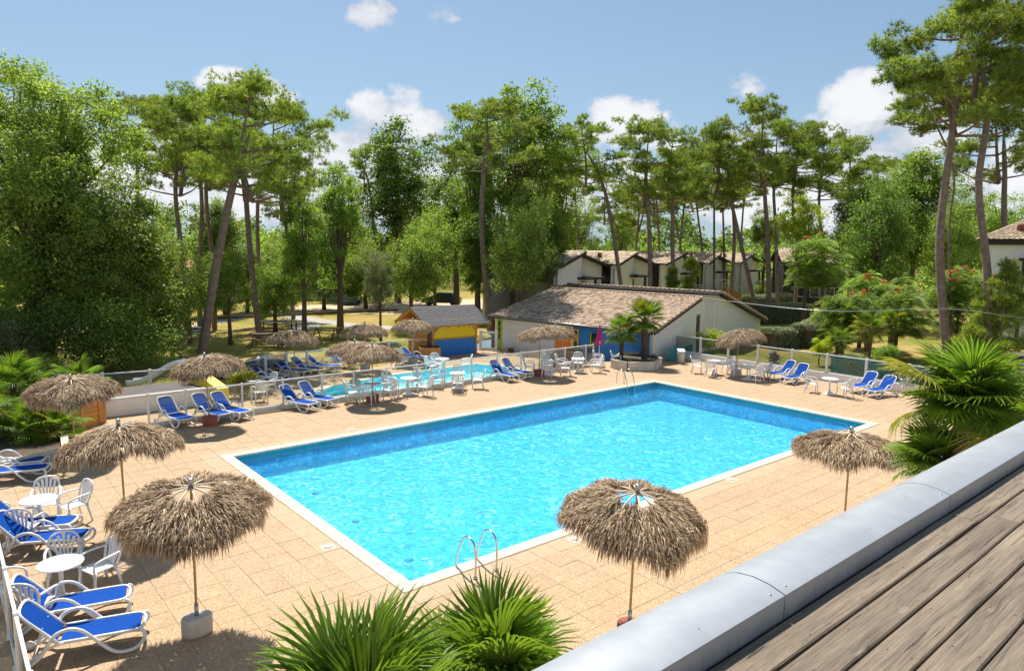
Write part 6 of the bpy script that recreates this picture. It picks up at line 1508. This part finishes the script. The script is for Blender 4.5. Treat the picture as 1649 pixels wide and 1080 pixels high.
# sumacs with drooping leaves and red seed heads
def sumac(px, d, top, wpx, red, label, seed, low=.2):
    r = np.random.default_rng(seed); H = ztop(px, top, d); W = wpx/FPX*d; K = 75
    C, R = crown_clumps(r, W, H*(1-low), H*low, K, .5, 5, .1)
    # each clump: drooping compound leaves
    V = []; T = []; n = K*26; idx = np.repeat(np.arange(K), 26); u = r.normal(size=(n, 3)); u[:, 2] = abs(u[:, 2])*.7; u /= np.linalg.norm(u, axis=1)[:, None]
    P0 = C[idx]+u*R[idx][:, None]*.5; out = u*np.array([1, 1, .3]); out /= np.linalg.norm(out, axis=1)[:, None]; L = r.uniform(.4, .75, n)
    side = np.cross(out, np.array([0, 0, 1.0])); side /= np.linalg.norm(side, axis=1)[:, None]+1e-9
    tt = np.clip(.5+r.normal(0, .2, n), 0, 1); fr = []
    for q in np.linspace(.15, 1, 7):
        c = P0+out*(L*q)[:, None]+np.array([0, 0, 1.0])*((.18*q-.55*q*q)*L)[:, None]
        for s in (-1, 1):
            tip = c+side*s*.13*(1.15-q*.6)+np.array([0, 0, -.06])+out*.03; w = out*.022
            fr.append(np.stack([c-w*.4, c+w*.4, tip+w, tip-w], 1)); T.append(tt)
    V = np.concatenate(fr).reshape(-1, 3); F = np.arange(len(V)//4)[:, None]*4+np.arange(4)[None]; T = np.repeat(np.concatenate(T), 4)
    t = thing('sumac_tree', label, 'tree', base_at(px, d)); link('crown', np_mesh('crown', V, F, 'bright_leaf', T), t)
    tk = [(0, 0, 0), (.1, .05, H*.25), (.0, .1, H*.5)]; link('trunk', limb_mesh('trunk', 'tree_stem', None, C, r, tk, [.14, .11, .08], 26, .045), t)
    hi = [c for c in sorted(C.tolist(), key=lambda c: -c[2])[:int(K*.6)]]
    cd = -Vector((t.location.x, t.location.y, 0)).normalized()
    hi = [c for c in hi if c[0]*cd.x+c[1]*cd.y > -.3][:red]
    for c in hi:
        cc = np.array([[c[0]+cd.x*.4, c[1]+cd.y*.4, c[2]+.42]]); V, F, T = leaves(cc, np.array([.22]), 60, .10, r, np.array([.5]), .6)
        prop(link('seed_head', np_mesh('seed_head', V, F, 'red_flower', T), t), kind='stuff')
sumac(1330, 54, 385, 130, 3, 'large feathery green tree left of the red flowered ones, above the hedges', 61, .42)
sumac(1368, 43, 478, 90, 3, 'feathery tree with a few red seed heads drooping over the round hedge', 63)
sumac(1395, 46, 446, 100, 4, 'sumac tree with red seed heads in the middle of the right garden', 65)
sumac(1455, 42, 455, 120, 2, 'sumac tree behind the yellowing palms', 67)
sumac(1555, 42, 440, 130, 9, 'sumac tree with many red seed heads between the tall pine trunks', 69)
sumac(1615, 44, 455, 70, 3, 'sumac branch with red heads in front of the right-hand house', 71)

# hedges and small shrubs
def hedge(pts_px, d0, w, h, label, seed, size=.13, mt='hedge_leaf', name='clipped_hedge'):
    r = np.random.default_rng(seed); a, b_ = [Vector(G(*p)) for p in pts_px]; L = (b_-a).length; dn = (b_-a)/L; sn = Vector((-dn.y, dn.x, 0))
    n = int(L*(w+2*h)*420); u = r.random(n)*L; v = r.random(n); per = w+2*h; s = v*per
    x = np.where(s < h, -w/2, np.where(s > h+w, w/2, s-h-w/2)); z = np.where(s < h, s, np.where(s > h+w, per-s, h))
    rd = np.minimum(1, (h-z)*0+1); x = x*(1-.16*(z/h)**4); z = z*(1-.10*(np.abs(x)/(w/2))**3)+.05*np.sin(u*1.9)+r.normal(0, .035, n); x = x+r.normal(0, .04, n)
    e = np.minimum(u, L-u); x = x*np.clip(.55+e/.7, 0, 1)
    P = np.stack([a.x*0+dn.x*u+sn.x*x, dn.y*u+sn.y*x, np.maximum(z, .02)], 1)
    nrm = r.normal(size=(n, 3))*.6+np.stack([sn.x*x, sn.y*x, .9*(z > h*.8)], 1); nrm /= np.linalg.norm(nrm, axis=1)[:, None]; A_, B2 = rot_basis(nrm, r); sz = size*r.uniform(.6, 1.3, n)[:, None]
    V = np.stack([P-A_*sz*.5, P+B2*sz*.3, P+A_*sz*.5, P-B2*sz*.3], 1).reshape(-1, 3); F = np.arange(n)[:, None]*4+np.arange(4)[None]
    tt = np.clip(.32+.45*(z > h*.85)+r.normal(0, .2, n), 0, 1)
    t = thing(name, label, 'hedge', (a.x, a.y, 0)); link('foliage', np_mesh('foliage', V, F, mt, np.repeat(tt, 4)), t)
    m = MB(); c0, c1 = Vector((0, 0, 0)), dn*L; m.box((.4, -w/2+.35, 0), (L-.4, w/2-.35, h-.35)); an = math.atan2(dn.y, dn.x); m.build('twigs', 'tree_stem', t, None, (0, 0, an))
hedge([(1212, 520), (1300, 518)], 0, 2.2, 1.7, 'long clipped hedge farther up, behind the middle hedges', 81)
hedge([(1205, 506), (1262, 500)], 0, 2.4, 1.9, 'farthest clipped hedge below the bungalow balcony', 82)
hedge([(1232, 560), (1286, 556)], 0, 1.8, 1.25, 'low clipped hedge directly right of the pool house gable', 83)
hedge([(1290, 560), (1335, 538)], 0, 1.9, 1.5, 'rounded clipped hedge between the low hedge and the drooping tree', 84)
def bush(px, py, W, H, mt, label, seed, size=.07, K=60, name='round_bush', dy=0):
    c, tk = broadleaf_variant(seed, W, H, .12, K, W*.17, 110, size, mt, tr=.04, nl=20, bottom=0); p = G(px, py); p = p*(1+dy/p.xy.length); tree(name, label, 'bush', (p.x, p.y, 0), c, tk)
bush(1142, 582, 1.7, 1.5, 'lime_leaf', 'round yellow green bush behind the fence beside the white table', 91, dy=1.6)
bush(1075, 577, 1.9, 1.5, 'olive_leaf', 'pink flowered shrub behind the glass fence at the grey gable', 92, dy=2.6)
bush(1318, 598, 1.3, 1.35, 'lime_leaf', 'yellow flowering bush behind the turquoise windbreak', 93, dy=2.4)
bush(1375, 612, 1.7, .95, 'olive_leaf', 'low grey green bush behind the fence right of the yellow one', 94, dy=1.4)
bush(1425, 612, 2.0, .9, 'bright_leaf', 'low green shrub near the palms behind the right fence', 95, dy=5.5)
bush(1245, 478, 3.0, 2.6, 'hedge_leaf', 'grey green shrub at the foot of the tall bungalow end pine', 96, .14)
bush(1225, 488, 2.6, 1.8, 'oak_leaf', 'dark shrub under the orange balcony', 97, .14)
bush(1265, 470, 3.2, 2.4, 'dark_leaf', 'dark shrub right of the farthest hedge', 98, .14)
bush(1245, 600, .7, .8, 'olive_leaf', 'thin grey shrub seen through the right-hand fence', 99, dy=1.2)
bush(95, 612, 5.0, 3.2, 'dark_leaf', 'dark undergrowth below the huge oak, left of the fence posts', 102, .13, K=90)
bush(205, 600, 5.2, 3.4, 'oak_leaf', 'low spreading undergrowth at the right foot of the huge oak', 103, .13, K=90)
bush(-20, 600, 5.0, 3.4, 'oak_leaf', 'green undergrowth at the extreme left behind the grey shrub', 104, .13, K=80)
bush(455, 560, .9, .5, 'bright_leaf', 'small green weed clump on the lawn by the first terrace parasol', 100)
bush(388, 640, 1.4, .9, 'yellow_palm_leaf', 'yellow green plant between the yellow wall and the white table', 101, dy=.2)
# wild lawn tufts
r = np.random.default_rng(5); n = 26000
pts = []
gx = r.uniform(-5, 60, n*2); gy = r.uniform(31, 85, n*2)
P = np.stack([gx, gy, np.full(n*2, -.03)], 1)[:n]; hh = r.uniform(.03, .10, n)
az_ = r.random(n)*6.28; w_ = .018; sd2 = np.stack([np.cos(az_), np.sin(az_), np.zeros(n)], 1)*w_
V = np.stack([P-sd2, P+sd2, P+np.stack([r.normal(0, .03, n), r.normal(0, .03, n), hh], 1)], 1).reshape(-1, 3)
prop(link('grass_tufts', np_mesh('grass_tufts', V, np.arange(n)[:, None]*3+np.arange(3)[None], 'lime_leaf', np.repeat(r.uniform(0, .6, n), 3))), 'short dry grass tufts across the left lawn', 'grass', kind='stuff')

# distant woods, one mass
def woods(name, a0, a1, d0, d1, ztop_, seed, mt, n_c, label, size=.75):
    r = np.random.default_rng(seed); az = r.uniform(a0, a1, n_c); d = r.uniform(d0, d1, n_c); hmax = ztop_*(.72+.28*np.sin(az*23+seed)*np.sin(az*61))*r.uniform(.8, 1.08, n_c)
    z = hmax*np.power(r.random(n_c), .6); C = np.stack([np.cos(az)*d, np.sin(az)*d, z], 1); R = r.uniform(1.6, 3.0, n_c)
    V, F, T = leaves(C, R, 46, size, r, np.clip(.5+r.normal(0, .18, n_c), 0, 1)); prop(link(name, np_mesh(name, V, F, mt, T)), label, 'woods', kind='stuff')
woods('distant_woods', YAW-1.0, YAW+1.0, 128, 165, 15, 201, 'dark_leaf', 2400, 'distant mixed woods closing the horizon behind the houses')
woods('distant_woods', YAW-.85, YAW+.85, 104, 122, 9.0, 202, 'oak_leaf', 1100, 'lighter green belt of young trees in front of the distant woods', .55)

# ------------------------------------------------------------ fan palms
def frond(seed, petiole=.75, R=.62, n=34, mt='palm_leaf', span=150, droop=.35):
    r = np.random.default_rng(seed); V = []; F = []; T = []
    # petiole: slim triangular bar arching a little
    for i in range(5):
        q = i/4; x = petiole*q; z = .04*math.sin(q*2.2); w = .012*(1.3-q*.5); b = len(V); V += [(x, -w, z), (x, w, z), (x, 0, z-w*1.2)]; T += [.75]*3
        if i: F += [(b-3, b-2, b+1, b), (b-2, b-1, b+2, b+1), (b-1, b-3, b, b+2)]
    for k in range(n):
        a = R_(-span+2*span*k/(n-1))+r.normal(0, .02); L = R*(.72+.28*math.cos(a*.55))*r.uniform(.93, 1.05); cup = .16
        d = np.array([math.cos(a), math.sin(a), 0]); s = np.array([-math.sin(a), math.cos(a), 0]); t0 = float(np.clip(.5+r.normal(0, .14), 0, 1)); o = np.array([petiole, 0, .03]); b = len(V)
        lift = .25*math.cos(a)*0
        wmax = .019*R/.62; dz = r.uniform(.7, 1.4)*droop
        for (q, w) in ((0.03, .35), (.38, 1.0), (.72, .75), (1.0, .06)):
            z = cup*q*L*(1-abs(a)/3)-dz*L*max(0, q-.45)**1.6*1.3; c = o+d*L*q+np.array([0, 0, z])
            f = .010 if q < .9 else 0
            V += [tuple(c-s*wmax*w+np.array([0, 0, f])), tuple(c-np.array([0, 0, f*.6])), tuple(c+s*wmax*w+np.array([0, 0, f]))]; tq = min(1, t0+(.25 if q > .95 else 0)); T += [tq]*3
        for i in range(3): j = b+3*i; F += [(j, j+3, j+4, j+1), (j+1, j+4, j+5, j+2)]
    return np_mesh('frond', V, F, mt, T)
FR = [frond(1), frond(2, .85, .66, droop=.5), frond(3, .6, .58, droop=.25), frond(4, .8, .62, droop=.8)]
FRY = [frond(11, mt='yellow_palm_leaf', droop=.6), frond(12, .8, .6, mt='yellow_palm_leaf', droop=.9)]
FRB = [frond(21, .34, .64, 38, droop=.25), frond(22, .46, .62, 40, droop=.4), frond(23, .25, .66, 36, droop=.2), frond(24, .55, .58, 36, droop=.5)]
def palm(x, y, h, n, sc, label, lean=(0, 0), yellow=.15, frs=None, trunk=True, elmin=-50, elmax=82, z0=0, tr=.11):
    t = thing('fan_palm', label, 'palm', (x, y, z0), 0, 'fan palms'); frs = frs or FR
    top = Vector((lean[0], lean[1], h))
    if trunk:
        m = MB(); pts = catmull([(0, 0, 0), (lean[0]*.3, lean[1]*.3, h*.5), tuple(top)], max(4, int(h*5))); rr = [tr*(1.15 if k % 2 else .95)*(1+.15*k/len(pts)) for k in range(len(pts))]; m.tube(pts, rr, 10)
        for k in range(int(h*34)):
            q = rnd.random(); p = pts[min(len(pts)-1, int(q*len(pts)))]; a = rnd.uniform(0, 6.28); c = Vector((math.cos(a), math.sin(a), 0)); s = Vector((-c.y, c.x, 0))*.03
            b0 = p+c*tr*.9; b1 = p+c*tr*1.75+Vector((0, 0, .10)); m.add([b0-s, b0+s, b1+s*.5, b1-s*.5], [(0, 1, 2, 3)])
        m.build('trunk', 'palm_bark', t)
    for k in range(n):
        q = (k+.5)/n; el_ = R_(elmax+(elmin-elmax)*q**.85)+rnd.uniform(-.12, .12); a = k*2.39996+rnd.uniform(-.2, .2)
        me = rnd.choice(FRY) if (rnd.random() < yellow*(1.6*q)) else rnd.choice(frs)
        o = link('frond', me, t, top, (rnd.uniform(-.3, .3), -el_, a)); s = sc*rnd.uniform(.88, 1.1); o.scale = (s, s, s)
    return t
# foreground palms just below the terrace
p = atd(585, 1208, 4.5); palm(p.x, p.y, p.z, 36, .98, 'large fan palm at the bottom edge, left one of the two under the terrace', yellow=.05, frs=FRB, elmin=-30)
p = atd(795, 1110, 5.2); palm(p.x, p.y, p.z, 34, .82, 'fan palm at the bottom edge right of the large one, beside the grey parapet', yellow=.25, frs=FRB, elmin=-30)
# right palm group
p = atd(1560, 642, 8.8); palm(p.x, p.y, p.z, 40, .84, 'tall fan palm rising behind the grey parapet on the right', yellow=.16, frs=FRB)
p = atd(1510, 738, 9.2); palm(p.x, p.y, p.z, 22, .68, 'lower fan palm left of the tall one, touching the parapet', yellow=.2, frs=FRB)
p = atd(1652, 700, 9.5); palm(p.x, p.y, p.z, 28, .85, 'fan palm right of the tall one at the right edge', yellow=.2, frs=FRB)
# left palms in the stone planter
for (px, py, d, z, n, s, yl, lb) in ((22, 625, 23.0, None, 38, .92, .1, 'tallest fan palm at the left edge'), (88, 690, 21.8, None, 28, .85, .45, 'yellowing fan palm under the leftmost straw parasol'), (40, 690, 21.3, None, 26, .85, .2, 'low fan palm in the stone planter near the left edge'), (125, 612, 24.5, None, 22, .72, .15, 'fan palm behind the leftmost straw parasol, near the fence post'), (-30, 660, 21.0, None, 30, .85, .1, 'fan palm cut by the left edge of the view')):
    p = atd(px, py, d); palm(p.x, p.y, max(.5, p.z), n, s, lb, yellow=yl, tr=.12)
# middle planter palms
q = G(1037, 588); palm(q.x, q.y, 2.3, 34, .95, 'fan palm with a thick trunk in the middle planter', z0=.3, lean=(-.1, 0), tr=.15)
q = G(1000, 588); palm(q.x+.1, q.y+.1, 1.5, 28, .85, 'lower fan palm left of the trunked one in the middle planter', z0=.3, yellow=.3)
q = G(693, 576); palm(q.x, q.y+.1, 1.0, 0, .5, 'bare palm trunk growing in the wooden planter by the drinks hut', z0=.6, tr=.13) if False else None
t = thing('palm_stump', 'dark palm trunk rising from the wooden planter by the drinks hut', 'palm', (G(693, 578).x, G(693, 578).y+.1, .6)); m = MB(); m.tube([(0, 0, 0), (0, 0, .5), (.02, 0, 1.1)], [.14, .12, .11], 10); m.build('trunk', 'palm_bark', t)
# right lawn palms
for (px, py, d, h, n, s, yl, lb) in ((1352, 548, 39, None, 22, .62, .25, 'small fan palm alone on the right lawn'), (1400, 528, 38, None, 26, .82, .6, 'yellowing fan palm on the right lawn, front left of the pair'), (1438, 520, 41, None, 26, .82, .2, 'taller fan palm on the right lawn, behind the yellowing one')):
    p = atd(px, py, d); palm(p.x, p.y, max(.8, p.z), n, s, lb, yellow=yl, tr=.17)
